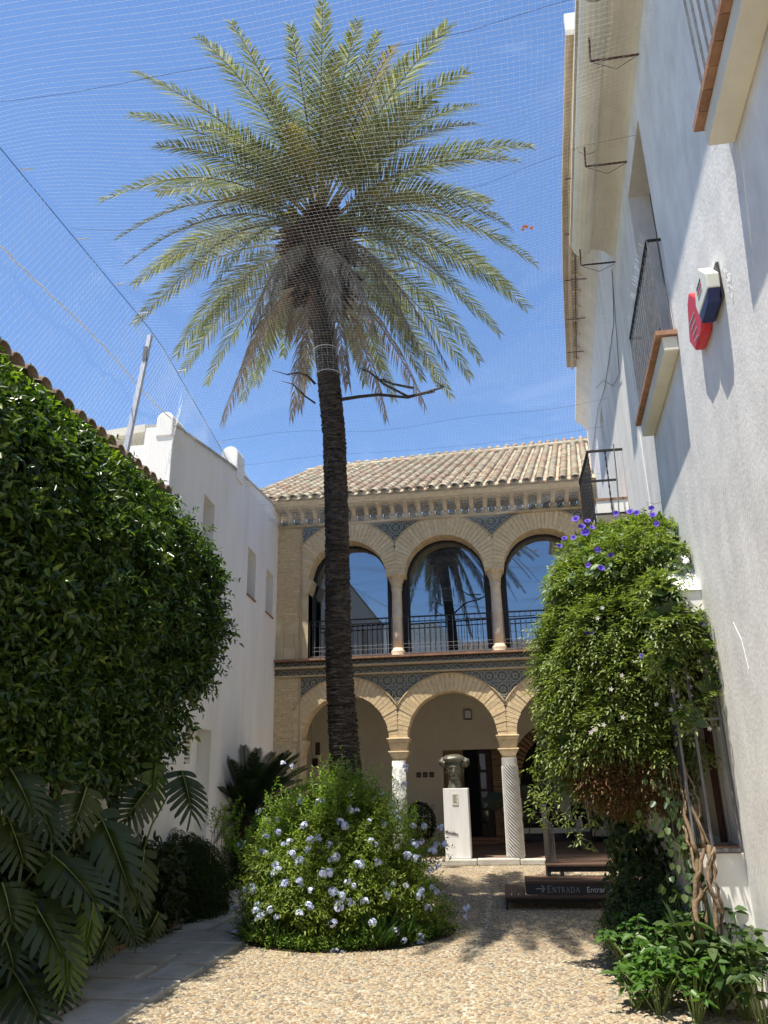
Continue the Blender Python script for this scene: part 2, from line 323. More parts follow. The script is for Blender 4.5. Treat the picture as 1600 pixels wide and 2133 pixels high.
def leafmesh(name, P, D, N, L, W, fold=.3, tipdrop=.12):
    D = unit(D); S = unit(np.cross(D, N)); N = np.cross(S, D)
    L = np.asarray(L).reshape(-1, 1)*np.ones((len(P), 1)); W = np.asarray(W).reshape(-1, 1)*np.ones((len(P), 1))
    b = P; t = P+D*L-N*L*tipdrop
    r1 = P+D*L*.3+S*W*.46+N*W*fold*.5; l1 = P+D*L*.3-S*W*.46+N*W*fold*.5
    r2 = P+D*L*.68+S*W*.36+N*W*fold*.3-N*L*tipdrop*.4; l2 = P+D*L*.68-S*W*.36+N*W*fold*.3-N*L*tipdrop*.4
    V = np.stack([b, r1, r2, t, l2, l1], 1).reshape(-1, 3); k = np.arange(len(P))[:, None]*6
    F = np.concatenate([k+np.array([[0, 1, 2, 3]]), k+np.array([[0, 3, 4, 5]])])
    return npmesh(name, V, F)
def shoots(base, dirs, length, n, leafL, leafW, spread=1.0, droop=0.0, jitter=.5, upn=1.0):
    """leaves set round short shoots; returns P, D, N, L, W"""
    base = np.asarray(base); dirs = unit(np.asarray(dirs)); m_ = len(base)
    rnd = rng.normal(size=(m_, 3)); a = unit(np.cross(dirs, rnd)); b = np.cross(dirs, a)
    length = np.asarray(length).reshape(-1, 1)*np.ones((m_, 1))
    Ps, Ds, Ns, Ls, Ws = [], [], [], [], []
    ph0 = rng.uniform(0, 6.28, (m_, 1))
    for k in range(n):
        t = (k+.6)/n; ph = ph0+k*2.4
        off = a*np.cos(ph)+b*np.sin(ph)
        P = base+dirs*length*t+np.array([0, 0, -1])*droop*length*t*t
        D = dirs*(.35+.5*t)+off*spread+rng.normal(size=(m_, 3))*.25*jitter+np.array([0, 0, -1])*droop*.8
        N = np.array([0, 0, 1])*upn+dirs*.4+rng.normal(size=(m_, 3))*jitter
        sc = rng.uniform(.7, 1.15, m_)
        Ps.append(P); Ds.append(D); Ns.append(N); Ls.append(leafL*sc); Ws.append(leafW*sc)
    return np.concatenate(Ps), np.concatenate(Ds), np.concatenate(Ns), np.concatenate(Ls), np.concatenate(Ws)
def foliage(name, args, material, parent, kind='stuff', **k):
    P, D, N, L, W = args
    o = link(name, leafmesh(name, P, D, N, L, W, **k), material, parent)
    if kind: o['kind'] = kind
    return o
def vnoise(P, s, seed=0):
    """cheap smooth noise from sines"""
    P = np.asarray(P)*s; r = np.random.default_rng(seed); out = 0
    for i in range(5):
        d = r.normal(size=3); ph = r.uniform(0, 6.28); out = out+np.sin(P@d*(1+.5*i)+ph)/(1+.4*i)
    return out/2.6

#STRUCTURE
# ------------------------------------------------------------------ ground, path, cobbles
CAMXY = np.array([0, 0])
def gz(x, y): return 0.0
g = B(); g.add([(-60, -60, 0), (60, -60, 0), (60, 80, 0), (-60, 80, 0)], [(0, 1, 2, 3)])
ground = g.build('ground', M_sand); ground['kind'] = 'structure'
def pebble_variants(mat_, n):
    out = []
    for k in range(n):
        V = []; F = []
        seg = 7; a = random.uniform(.75, 1.0)
        for ring, (rr, z) in enumerate([(1.0, 0.0), (.86, .30), (.45, .50)]):
            for j in range(seg):
                th = 2*math.pi*(j+.5*ring)/seg; q = rr*random.uniform(.9, 1.08)
                V.append((q*math.cos(th), q*math.sin(th)*a*.72, z*random.uniform(.85, 1.1)))
        V.append((0, 0, .56))
        for i in range(2):
            for j in range(seg): F += [(i*seg+j, i*seg+(j+1) % seg, (i+1)*seg+(j) % seg), (i*seg+(j+1) % seg, (i+1)*seg+(j+1) % seg, (i+1)*seg+j)]
        for j in range(seg): F.append((2*seg+j, 2*seg+(j+1) % seg, 3*seg))
        out.append((np.array(V), np.array(F)))
    return out
PV = pebble_variants(None, 8)
def pebble_region_pts():
    pts = []; s = .042
    y = 5.0; row = 0
    while y < 16.25:
        x = -2.70+(row % 2)*s*.5
        while x < 2.2:
            pts.append((x+random.uniform(-.012, .012), y+random.uniform(-.010, .010))); x += s*random.uniform(.9, 1.12)
        y += s*.80*(1 if y < 10 else 1.15); row += 1
    return pts
pts = [p for p in pebble_region_pts() if (p[0]+1.85)**2+(p[1]-9.45)**2 > 1.20**2]
def is_white(x, y):
    a = abs((x-1.15)) < .035 or abs(x+.35+.05*math.sin(y)) < .035 or abs((x*.55+y-8.0) % 2.4) < .04 or abs((x*.6-y+20) % 3.1) < .04
    return a and random.random() < .4
pts.sort(key=lambda p: p[0]**2+p[1]**2)
def in_view(x, y):
    w = AX.T @ np.array([x, y, -EYE]); px = 800+1600*w[0]/w[2]; py = 1066.5+1600*w[1]/w[2]
    return -10 < px < 1610 and py < 2145
meshes_p = []
for k, (V, F) in enumerate(PV):
    me = npmesh('cobblestone', V*np.array([.0215, .0215, .015]), F); me.materials.append(M_pebble); me.polygons.foreach_set('use_smooth', [True]*len(me.polygons)); meshes_p.append(me)
cnt = 0; restc = []; restw = []
for (x, y) in pts:
    if not in_view(x, y) and not (y > 5.5 and -2.7 < x < 2.2): continue
    if cnt < 300 and in_view(x, y) and x < 1.0 and not is_white(x, y):
        o = bpy.data.objects.new('cobblestone', meshes_p[random.randrange(8)]); C.objects.link(o); o.parent = ground
        o.location = (x, y, random.uniform(-.003, .002)); o.rotation_euler = (0, 0, random.gauss(0, .6)); s_ = random.uniform(.8, 1.15); o.scale = (s_, s_, s_); cnt += 1
    else: (restw if is_white(x, y) else restc).append((x, y))
def pebbles(lst, name, material, sc=1.0):
    Vs = []; Fs = []; k = 0
    arr = np.array(lst); var = rng.integers(0, 8, len(arr))
    for v in range(8):
        q = arr[var == v]; V, F = PV[v]; n_ = len(q)
        if n_ == 0: continue
        th = rng.normal(0, .6, n_); s_ = rng.uniform(.78, 1.15, n_)*sc
        c, s = np.cos(th)*s_, np.sin(th)*s_
        X = q[:, 0:1]+.0215*(V[:, 0]*c[:, None]-V[:, 1]*s[:, None]); Y = q[:, 1:2]+.0215*(V[:, 0]*s[:, None]+V[:, 1]*c[:, None])
        Z = V[:, 2][None]*.015*np.ones((n_, 1))+rng.uniform(-.004, .002, (n_, 1))
        Vs.append(np.stack([X, Y, Z], 2).reshape(-1, 3)); Fs.append((F[None]+np.arange(n_)[:, None, None]*len(V)).reshape(-1, 3)+k); k += n_*len(V)
    o = link(name, npmesh(name, np.concatenate(Vs), np.concatenate(Fs)), material, ground, smooth=True); o['kind'] = 'stuff'
pebbles(restc, 'cobbles', M_pebble)
pebbles(restw, 'white_cobble_lines', M_pebwhite, .8)

# stone path on the left, slab by slab, with small pebbles in the joints
path = B().add([(-4.0, 3, .004), (-2.74, 3, .004), (-2.74, 16.2, .004), (-5.4, 16.2, .004), (-4.2, 9.5, .004)], [(0, 1, 2, 3, 4)]).build('path', M_sand); path['kind'] = 'structure'
joint = []
y = 4.2; r_ = random.Random(11)
while y < 16:
    d = r_.uniform(.42, .72); xl = -3.95-(max(0, y-9.5)*.17); cuts = sorted([xl, -2.76]+[r_.uniform(-3.75, -3.0)]+([r_.uniform(-4.6, -4.0)] if xl < -4.5 else []))
    if r_.random() < .25: cuts = [xl, -2.76]
    sk = r_.uniform(-.08, .08)
    for a, b in zip(cuts[:-1], cuts[1:]):
        if b-a < .2: continue
        g0 = .042; q = [(a+g0, y+g0+sk*.3), (b-g0*(.3 if b > -2.8 else 1), y+g0-sk*.3), (b-g0*(.3 if b > -2.8 else 1), y+d-g0-sk*.5), (a+g0, y+d-g0+sk*.5)]
        z0, z1 = 0.0, .030+r_.uniform(0, .005)
        bb = B(); e = .012
        ctr = (sum(p[0] for p in q)/4, sum(p[1] for p in q)/4)
        qi = [(p[0]+(ctr[0]-p[0])*e*2, p[1]+(ctr[1]-p[1])*e*2) for p in q]
        bb.add([(*p, z0) for p in q]+[(*p, z1-.006) for p in q]+[(*p, z1) for p in qi], [(0,1,5,4),(1,2,6,5),(2,3,7,6),(3,0,4,7),(4,5,9,8),(5,6,10,9),(6,7,11,10),(7,4,8,11),(8,9,10,11)])
        bb.build('paving_slab', M_slab, path)
        nn = int((b-a)/.03)
        for k in range(nn): joint.append((a+k*.03+r_.uniform(-.006, .006), y+r_.uniform(-.014, .014)))
        for k in range(int(d/.03)): joint.append((b+r_.uniform(-.014, .014), y+k*.03))
    y += d
pebbles([p for p in joint if p[0] < -2.76], 'joint_pebbles', M_pebwhite, .62)
# planting bed on the left with its brick edge
bed = B().box(-4.35, -3.98, 3, 10.2, 0, .05).build('planting_bed', M_soil); bed['kind'] = 'structure'
for k in range(40):
    yy = 5.2+k*.125
    B().box(-3.98, -3.86, yy, yy+.115, 0, .085+random.uniform(-.005, .005)).build('edging_brick', M_oldbrick, bed)
lit = [(random.uniform(-3.95, -3.6), random.uniform(6, 10.5)) for _ in range(700)]
P = np.array([(x, y_, .012) for x, y_ in lit]); foliage('leaf_litter', (P, rng.normal(size=(700, 3))*[1, 1, .15], np.tile([0, 0, 1.], (700, 1))+rng.normal(size=(700, 3))*.3, np.full(700, .05), np.full(700, .022)), L_palmd, bed)

# ------------------------------------------------------------------ arcade building (facade plane Y = 16.5)
FY = 16.5
arc = thing('arcade_building', 'two-storey brick arcade with tiled spandrels and clay roof at the end of the courtyard', 'building', (-1, FY, 0))
BX0, BX1 = -4.86, 2.45
LC = [-3.245, -0.995, 1.255]; UC = [-3.185, -0.995, 1.195]
LR, LZ, LB, LE = .93, 2.40, 2.25, .36
UR, UZ, UB, UE = .885, 5.89, 2.19, .44
# platform and kerb
B().box(-5.2, 3.2, FY-.05, 20.6, 0, .10).build('platform', M_floor, arc)
x = -5.2
while x < 3.0:
    w = random.uniform(.5, .9)
    B().box(x+.004, min(x+w, 3.2)-.004, FY-.27+random.uniform(-.01, .01), FY-.05, 0, .115+random.uniform(-.008, .008)).build('kerb_stone', M_kerb, arc, bevel=.02)
    x += w
def arch_panel(b, cx, R_, cz, half, ztop, y0, y1, zspring):
    n = 40; xs = [cx-R_*math.cos(math.pi*i/n) for i in range(n+1)]; zs = [cz+R_*math.sin(math.pi*i/n) for i in range(n+1)]
    xs = [cx-half]+xs+[cx+half]; zs = [zs[0]]+zs+[zs[-1]]
    for i in range(len(xs)-1):
        if abs(xs[i+1]-xs[i]) < 1e-5: continue
        b.hexa([(xs[i], y0, zs[i]), (xs[i+1], y0, zs[i+1]), (xs[i+1], y1, zs[i+1]), (xs[i], y1, zs[i]),
                (xs[i], y0, ztop), (xs[i+1], y0, ztop), (xs[i+1], y1, ztop), (xs[i], y1, ztop)])
b = B()
for cx in LC: arch_panel(b, cx, LR+.006, LZ, LB/2, 3.80, FY+.014, FY+.44, 2.45)
for cx in UC: arch_panel(b, cx, UR+.006, UZ, UB/2, 7.30, FY+.014, FY+.44, 5.98)
b.box(BX0, LC[0]-LB/2, FY+.014, FY+.44, .1, 3.80); b.box(BX0, UC[0]-UB/2, FY+.014, FY+.44, 4.0, 7.30)
b.box(LC[0]-LB/2, LC[0]-LR, FY+.015, FY+.439, .1, 2.40); b.box(UC[0]-UB/2, UC[0]-UR, FY+.015, FY+.439, 4.1, 5.89)
b.box(LC[2]+LR, BX1, FY+.015, FY+.439, .1, 3.80); b.box(UC[2]+UR, BX1, FY+.015, FY+.439, 4.1, 7.30)
b.box(BX0, BX1, FY+.016, FY+.46, 3.801, 4.06)
b.build('wall', M_mortar, arc)
# voussoirs and wall bricks
nb = 0; extra = B()
def voussoirs(cx, cz, R0, E_, half, zmin, zt, n):
    global nb
    for k in range(n):
        a0 = math.pi*k/n+.0035; a1 = math.pi*(k+1)/n-.0035; am = (a0+a1)/2
        r1 = min(R0+E_, half/max(abs(math.cos(am)), 1e-3)-.004)
        if r1 < R0+.05: r1 = R0+.05
        jr = random.uniform(-.006, .006); jy = random.uniform(-.008, .004)
        ys = (FY-.005+jy, FY+.43)
        def pt(r, a, y_): return (cx-r*math.cos(a), y_, cz+r*math.sin(a))
        def lim(r, a): return min(r, half/max(abs(math.cos(a)), 1e-3)-.002)
        bb = B().hexa([pt(R0+jr, a0, ys[0]), pt(lim(r1, a0), a0, ys[0]), pt(lim(r1, a0), a0, ys[1]), pt(R0+jr, a0, ys[1]),
                       pt(R0+jr, a1, ys[0]), pt(lim(r1, a1), a1, ys[0]), pt(lim(r1, a1), a1, ys[1]), pt(R0+jr, a1, ys[1])])
        bb.build('brick', M_brick, arc); nb += 1
for cx in LC: voussoirs(cx, LZ, LR, LE, LB/2, 2.45, 3.7, 38)
for cx in UC: voussoirs(cx, UZ, UR, UE, UB/2, 5.98, 7.2, 38)
def courses(x0, x1, z0, z1):
    global nb
    z = z0; row = 0
    while z < z1-.04:
        x = x0-(row % 2)*.13
        while x < x1:
            a = max(x, x0); c = min(x+random.uniform(.23, .30), x1)
            if c-a > .05:
                yo = random.uniform(-.006, .006)
                tgt = B() if nb < 300 else extra
                tgt.box(a+.006, c-.006, FY+yo, FY+.035, z+.006, z+.046+random.uniform(-.004, .003))
                if nb < 300: tgt.build('brick', M_brick, arc)
                nb += 1
            x = c
        z += .058; row += 1
courses(BX0, -4.26, 2.35, 3.62); courses(BX0, -4.26, 5.0, 7.12); courses(-4.0+.0, -3.9, 4.0, 4.01)
ash = [(-4.86, -4.62, .1, 2.3), ]
z = .1
while z < 2.3:
    h = random.uniform(.22, .36); h = min(h, 2.34-z); x = BX0
    while x < -4.28:
        w = random.uniform(.2, .38); c = min(x+w, -4.26)
        B().box(x+.006, c-.006, FY+random.uniform(-.006, .004), FY+.035, z+.006, z+h-.006).build('ashlar_block', M_ashlar, arc); x = c
    z += h
z = 4.12
while z < 4.95:
    h = min(.28, 4.98-z); x = BX0
    while x < -4.28:
        c = min(x+random.uniform(.22, .36), -4.26); B().box(x+.006, c-.006, FY+random.uniform(-.006, .004), FY+.035, z+.006, z+h-.006).build('ashlar_block', M_ashlar, arc); x = c
    z += h
if extra.v: extra.build('brickwork', M_brick, arc)['kind'] = 'stuff'
# thin pilaster strips and imposts at the left springing
B().box(-4.255, -4.215, FY-.02, FY+.03, .1, 3.72).build('pilaster_strip', M_corn, arc, bevel=.006)
B().box(-4.255, -4.215, FY-.02, FY+.03, 4.12, 7.15).build('pilaster_strip', M_corn, arc, bevel=.006)
for (zc, xr) in ((2.40, -4.175), (5.89, -4.07)):
    B().prism([(-4.21, FY-.03, zc+.02), (xr+.09, FY-.03, zc+.02), (xr+.08, FY-.03, zc-.03), (xr-.0, FY-.03, zc-.30), (-4.21, FY-.03, zc-.30)], (0, .46, 0)).build('impost', M_capital, arc, bevel=.008)
B().box(-4.21, -4.17, FY-.01, FY+.46, .1, 2.10).build('jamb_pier', M_ashlar, arc)
B().box(-4.21, -4.07, FY-.01, FY+.46, 4.12, 5.59).build('jamb_pier', M_ashlar, arc)
def ring_moulding(cx, cz, r, half):
    a_lim = math.acos(min(1, half/r)); n = 40
    pts_ = [(cx-r*math.cos(a_lim+(math.pi-2*a_lim)*i/n), FY-.015, cz+r*math.sin(a_lim+(math.pi-2*a_lim)*i/n)) for i in range(n+1)]
    B().tube(pts_, .017, 6).build('arch_moulding', M_corn, arc, smooth=True)
for cx in LC: ring_moulding(cx, LZ, LR+LE+.012, LB/2)
for cx in UC: ring_moulding(cx, UZ, UR+UE+.012, UB/2)
# glazed tiles
T = .135
def tile_mesh(rot, w=T, h=T):
    me = bpy.data.meshes.new('glazed_tile'); e = .004; t_ = .012
    V = [(0,0,0),(w,0,0),(w,0,h),(0,0,h),(e,-t_,e),(w-e,-t_,e),(w-e,-t_,h-e),(e,-t_,h-e)]
    F = [(4,5,6,7),(0,1,5,4),(1,2,6,5),(2,3,7,6),(3,0,4,7)]
    me.from_pydata(V, [], F); l = me.uv_layers.new(name='UVMap')
    for poly in me.polygons:
        for li in poly.loop_indices:
            v = me.vertices[me.loops[li].vertex_index].co; u, w_ = v.x/w, v.z/h
            if rot in (1, 3): u = 1-u
            if rot in (2, 3): w_ = 1-w_
            l.data[li].uv = (u, w_)
    me.materials.append(M_azul); return me
TM = [tile_mesh(i) for i in range(4)]
ntile = 0; rest_t = []
def put_tile(x, y, z, i, j, sx=1, sz=1):
    global ntile
    if ntile < 300:
        o = bpy.data.objects.new('glazed_tile', TM[(i % 2)+2*(j % 2)]); C.objects.link(o); adopt(o, arc); o.location = (x, y, z); o.scale = (sx, 1, sz); ntile += 1
    else: rest_t.append((x, y, z, (i % 2)+2*(j % 2), sx, sz))
def spandrel(centers, cz, R0, E_, half, ztop, zbot):
    nx = int((BX1-(-4.21))/T)+1; nz_ = int((ztop-zbot)/T)+1
    for j in range(nz_):
        for i in range(nx):
            x = -4.21+i*T; z = ztop-(j+1)*T
            if x+T > BX1: continue
            ok = False; far = True
            corners = [(x, z), (x+T, z), (x, z+T), (x+T, z+T)]
            dmax = min(max(math.hypot(c[0]-cx, c[1]-cz) if True else 0 for c in corners) for cx in centers)
            dmin = min(min(math.hypot(c[0]-cx, c[1]-cz) for c in corners) for cx in centers)
            if dmax > R0+E_ and dmin > R0+.02 and z > cz+.3: put_tile(x, FY+.013, z, i, j)
spandrel(LC, LZ, LR, LE, LB/2, 3.735, 3.0)
spandrel(UC, UZ, UR, UE, UB/2, 7.155, 6.5)
for i in range(int((BX1-BX0)/T)): put_tile(BX0+i*T, FY+.013, 3.772, i, 0)
for i in range(int((BX1-BX0)/T)): put_tile(BX0+i*T, FY+.013, 3.955, i, 1, 1, .8)
# string courses, sill
B().box(BX0, BX1, FY-.10, FY+.03, 3.735, 3.772).build('string_course', M_corn, arc, bevel=.01)
B().box(BX0, BX1, FY-.15, FY+.03, 3.910, 3.955).build('string_course', M_corn, arc, bevel=.01)
B().box(BX0, BX1, FY-.06, FY+.03, 7.16, 7.22).build('string_course', M_corn, arc, bevel=.012)
x = BX0
while x < BX1:
    c = min(x+.28, BX1); B().box(x+.003, c-.003, FY-.19+random.uniform(-.006, .006), FY+.46, 4.065, 4.11).build('sill_tile', M_terra, arc); x = c
# corbels, their tiles and the eave
def corbel_mesh():
    b = B(); w = .045
    prof = [(0, 0), (-.05, 0), (-.07, .03), (-.07, .09), (-.12, .10), (-.16, .14), (-.20, .20), (-.30, .235), (-.44, .24), (-.44, .27), (0, .27)]
    b.prism([(-w, p[0], p[1]) for p in prof], (2*w, 0, 0)); b.box(-w-.02, w+.02, -.09, .0, .085, .115)
    return b.mesh('corbel')
CM = corbel_mesh(); CM.materials.append(M_corn)
ncor = 25
for k in range(ncor):
    xk = BX0+.06+k*(BX1-BX0-.12)/(ncor-1)
    o = bpy.data.objects.new('corbel', CM); C.objects.link(o); adopt(o, arc); o.location = (xk, FY+.03, 7.222)
    if k < ncor-1:
        put_tile(xk+.08, FY+.010, 7.235, k, 0, 1.05, .95)
        for rr in (0, 1):
            o = bpy.data.objects.new('soffit_tile', TM[(k % 2)+2*rr]); C.objects.link(o); adopt(o, arc); o.location = (xk+.08, FY-.12-rr*.14, 7.484); o.rotation_euler = (R(-90), 0, 0); o.scale = (1.05, 1, .95)
            o.rotation_euler = (R(90), 0, 0); o.location = (xk+.08, FY-.02-rr*.14, 7.484)
if rest_t:
    V = []; F = []; U = []
    for (x, y, z, v, sx, sz) in rest_t:
        me = TM[v]; k = len(V)
        V += [(x+p.co.x*sx, y+p.co.y, z+p.co.z*sz) for p in me.vertices]
        for poly in me.polygons: F.append([k+i for i in poly.vertices]); U += [tuple(me.uv_layers[0].data[li].uv) for li in poly.loop_indices]
    o = link('tile_band', npmesh('tile_band', V, F, U), M_azul, arc); o['kind'] = 'stuff'
B().box(BX0-.05, BX1, FY-.43, FY+.4, 7.495, 7.53).build('eave_board', M_corn, arc)
B().prism([(BX0-.1, FY-.55, 7.62), (BX0-.1, FY-.47, 7.531), (BX0-.1, FY+.4, 7.531), (BX0-.1, FY+.4, 7.66)], (BX1-BX0+.1, 0, 0)).build('eave_moulding', M_capital, arc)
B().prism([(BX0-.1, FY-.545, 7.60), (BX0-.1, FY-.36, 7.60), (BX0-.1, FY-.36, 7.80), (BX0-.1, FY-.545, 7.705)], (BX1-BX0+.1, 0, 0)).build('eave_fascia', M_capital, arc)
# roof: columns of curved tiles running up a slope that turns slightly to the right
DIR = Vector((.13, 1, .56)); DU = DIR.normalized(); NRM = Vector((1, 0, 0)).cross(DU).normalized()
def roof_len(x): return 5.6+(x-BX0)/(BX1-BX0)*2.2
rb = B(); E0 = Vector((0, FY-.58, 7.64))
q = [Vector((BX0-1.2, E0.y, E0.z)), Vector((BX1+.6, E0.y, E0.z))]
rb.add([q[0], q[1], q[1]+DIR*8.0, q[0]+DIR*5.3], [(0, 1, 2, 3)]); rb.build('roof_bed', M_darktile, arc)
def half_tile(r0, r1, L, flip=False, th=.012):
    n = 6; V = []; F = []
    for (rr, z) in ((r0, 0), (r1, L)):
        for t_ in (0, th):
            for j in range(n+1):
                a = math.pi*j/n; sgn = -1 if flip else 1
                V.append(((rr-t_)*math.cos(a), z, sgn*(rr-t_)*math.sin(a)*(.85 if not flip else .6)))
    m_ = n+1
    for j in range(n):
        F += [(j, j+1, 2*m_+j+1, 2*m_+j), (m_+j+1, m_+j, 3*m_+j, 3*m_+j+1), (j+1, j, m_+j, m_+j+1)]
    return V, F
colw = .262; exp = .27
Mx = Matrix((( 1, DU.x, NRM.x), (0, DU.y, NRM.y), (0, DU.z, NRM.z)))
TV, TF = half_tile(.098, .078, .36); PVt, PFt = half_tile(.10, .085, .36, True)
def tmesh(V, F, name):
    me = bpy.data.meshes.new(name); me.from_pydata([tuple(Mx@Vector(v)) for v in V], [], F); me.materials.append(M_tileroof); me.polygons.foreach_set('use_smooth', [True]*len(me.polygons)); return me
TMESH = tmesh(TV, TF, 'roof_tile')
ncol = int((BX1-BX0+1.2)/colw)
cells = []
for i in range(ncol):
    x = BX0-.9+(i+.5)*colw
    for j in range(int(roof_len(x)/exp/DU.y*1.0)+1): cells.append((i, j, x))
cells.sort(key=lambda c: c[1]*1.0+abs(c[2]-1.0)*.35)
RV = []; RF = []; nt_ = 0
for (i, j, x) in cells:
    jx, jz, tw = random.uniform(-.010, .010), random.uniform(0, .008), random.uniform(-.012, .012)
    p = Vector((x+jx, E0.y, E0.z))+DU*(j*exp+random.uniform(-.012, .012))+NRM*(.045+jz)
    if nt_ < 300 and x > BX0:
        o = bpy.data.objects.new('roof_tile', TMESH); C.objects.link(o); adopt(o, arc); o.location = p; o.rotation_euler = (0, 0, tw); nt_ += 1
    else:
        k = len(RV); RV += [tuple(p+Mx@Vector(v)) for v in TV]; RF += [tuple(a+k for a in f) for f in TF]
    p2 = Vector((x+colw/2, E0.y, E0.z))+DU*(j*exp-.05)+NRM*.075
    k = len(RV); RV += [tuple(p2+Mx@Vector(v)) for v in PVt]; RF += [tuple(a+k for a in f) for f in PFt]
o = link('roof_tiles', npmesh('roof_tiles', RV, RF), M_tileroof, arc, smooth=True); o['kind'] = 'stuff'
for i in range(30):
    xa = BX0-.9+i*.3; xb = xa+.33
    def rp(x_): return Vector((x_, E0.y, E0.z))+DIR*((roof_len(x_)+.05)/1.0)*1.0
    def rp(x_):
        L_ = roof_len(x_); return Vector((x_+DU.x*L_, E0.y+DU.y*L_, E0.z+DU.z*L_+.06))
    B().tube([rp(xa), rp(xb)], [.10, .085], 8).build('ridge_tile', M_tileroof, arc, smooth=True)
B().box(BX0-.3, BX1+.8, 21.5, 24, 3, 8).build('rear_wall', M_mortar, arc)

# upper columns, glazing
def upper_col(cx):
    B().lathe((cx, FY+.19, 4.11), [(.17, 0), (.17, .04), (.15, .06), (.165, .10), (.15, .14), (.125, .16), (.125, .19)], 24).build('column_base', M_marble, arc, smooth=True)
    B().lathe((cx, FY+.19, 4.30), [(.118, 0), (.120, .3), (.118, .68), (.124, .70), (.124, .74), (.117, .76), (.110, 1.28), (.125, 1.30), (.125, 1.34)], 28).build('column_shaft', M_marble, arc, smooth=True)
    def fn(th, z): return 1+.10*abs(math.sin(4*th))*min(1, z/.15)
    B().lathe((cx, FY+.19, 5.64), [(.115, 0), (.13, .05), (.125, .10), (.155, .17), (.15, .20), (.20, .27)], 32, fn).build('column_capital', M_capital, arc)
    B().box(cx-.21, cx+.21, FY-.02, FY+.40, 5.912, 5.975).build('abacus', M_capital, arc, bevel=.012)
for cx in (-2.09, .10): upper_col(cx)
gl = B(); fr_ = B()
for cx in UC:
    n = 28; ro = UR-.03
    base = [(cx+ro*math.cos(math.pi*i/n), FY+.495-.045*ro*math.cos(math.pi*i/n), UZ+ro*math.sin(math.pi*i/n)) for i in range(n+1)]+[(cx-ro, FY+.495+.045*ro, 4.20), (cx+ro, FY+.495-.045*ro, 4.20)]
    k = B().add(base, [tuple(range(len(base)))[::-1]]).build('window_pane', M_glass, arc)
for cx in UC:
    n = 28; b = B(); ri = UR-.035; ro = UR+.16
    P1 = [(cx+ri*math.cos(math.pi*i/n), UZ+ri*math.sin(math.pi*i/n)) for i in range(n+1)]; P2 = [(cx+ro*math.cos(math.pi*i/n), UZ+ro*math.sin(math.pi*i/n)) for i in range(n+1)]
    P1 = [(cx+ri, 4.15)]+P1+[(cx-ri, 4.15)]; P2 = [(cx+ro, 4.15)]+P2+[(cx-ro, 4.15)]
    for i in range(len(P1)-1):
        a, c, d, e = P1[i], P1[i+1], P2[i+1], P2[i]
        b.hexa([(a[0], FY+.455, a[1]), (c[0], FY+.455, c[1]), (c[0], FY+.53, c[1]), (a[0], FY+.53, a[1]), (e[0], FY+.455, e[1]), (d[0], FY+.455, d[1]), (d[0], FY+.53, d[1]), (e[0], FY+.53, e[1])])
    b.box(cx-ri, cx+ri, FY+.455, FY+.53, 4.11, 4.22); b.build('window_frame', M_iron, arc)
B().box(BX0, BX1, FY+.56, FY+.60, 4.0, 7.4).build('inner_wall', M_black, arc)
# upper balustrades
def balustrade(x0, x1, label):
    t = thing('iron_railing', label, 'railing', ((x0+x1)/2, FY+.12, 4.11), 'iron railings between the upper columns')
    y_ = FY+.12
    B().box(x0, x1, y_-.012, y_+.012, 4.955, 4.985).build('top_rail', M_iron, t)
    B().box(x0, x1, y_-.008, y_+.008, 4.855, 4.875).build('upper_rail', M_iron, t)
    B().box(x0, x1, y_-.012, y_+.012, 4.165, 4.195).build('bottom_rail', M_greyiron, t)
    n = int((x1-x0)/.115)
    bm = B().box(-.007, .007, -.007, .007, 4.19, 4.96).mesh('baluster'); bm.materials.append(M_greyiron)
    for k in range(n+1):
        o = bpy.data.objects.new('baluster', bm); C.objects.link(o); o.location = (x0+(x1-x0)*k/n, y_, 0); adopt(o, t)
    for zz in (4.30, 4.38):
        B().tube([(x0, y_-.02, zz), (x1, y_-.02, zz)], .003, 4).build('wire', M_greyiron, t)
balustrade(-4.06, -2.215, 'left iron railing behind the palm trunk on the upper arcade'); balustrade(-1.965, -.025, 'middle iron railing between the two pale columns on the upper arcade'); balustrade(.225, 2.1, 'right iron railing beside the flowering vine on the upper arcade')

# lower columns
def lower_capital(cx, z):
    cy = FY+.20
    for (za, zb, w0, w1) in ((0, .03, .15, .15), (.03, .16, .13, .20), (.16, .195, .215, .215), (.195, .36, .165, .205), (.36, .42, .205, .235), (.42, .455, .24, .24)):
        B().hexa([(cx-w0, cy-w0, z+za), (cx+w0, cy-w0, z+za), (cx+w0, cy+w0, z+za), (cx-w0, cy+w0, z+za), (cx-w1, cy-w1, z+zb), (cx+w1, cy-w1, z+zb), (cx+w1, cy+w1, z+zb), (cx-w1, cy+w1, z+zb)]).build('capital_block', M_capital, arc, bevel=.012)
for cx in (-2.12, .13, 2.38): lower_capital(cx, 1.96)
B().lathe((-2.12, FY+.0, .10), [(.155, 0), (.155, .3), (.15, 1.0), (.14, 1.86)], 28).build('column_shaft', M_greymarble, arc, smooth=True)
def tw(th, z): return 1+.085*math.cos(16*th+95*z)*(1 if .03 < z < 1.70 else 0)
B().lathe((.13, FY-.02, .115), [(.172-.018*i/230, 1.845*i/230) for i in range(231)], 112, tw).build('twisted_column_shaft', M_spiral, arc, smooth=True)
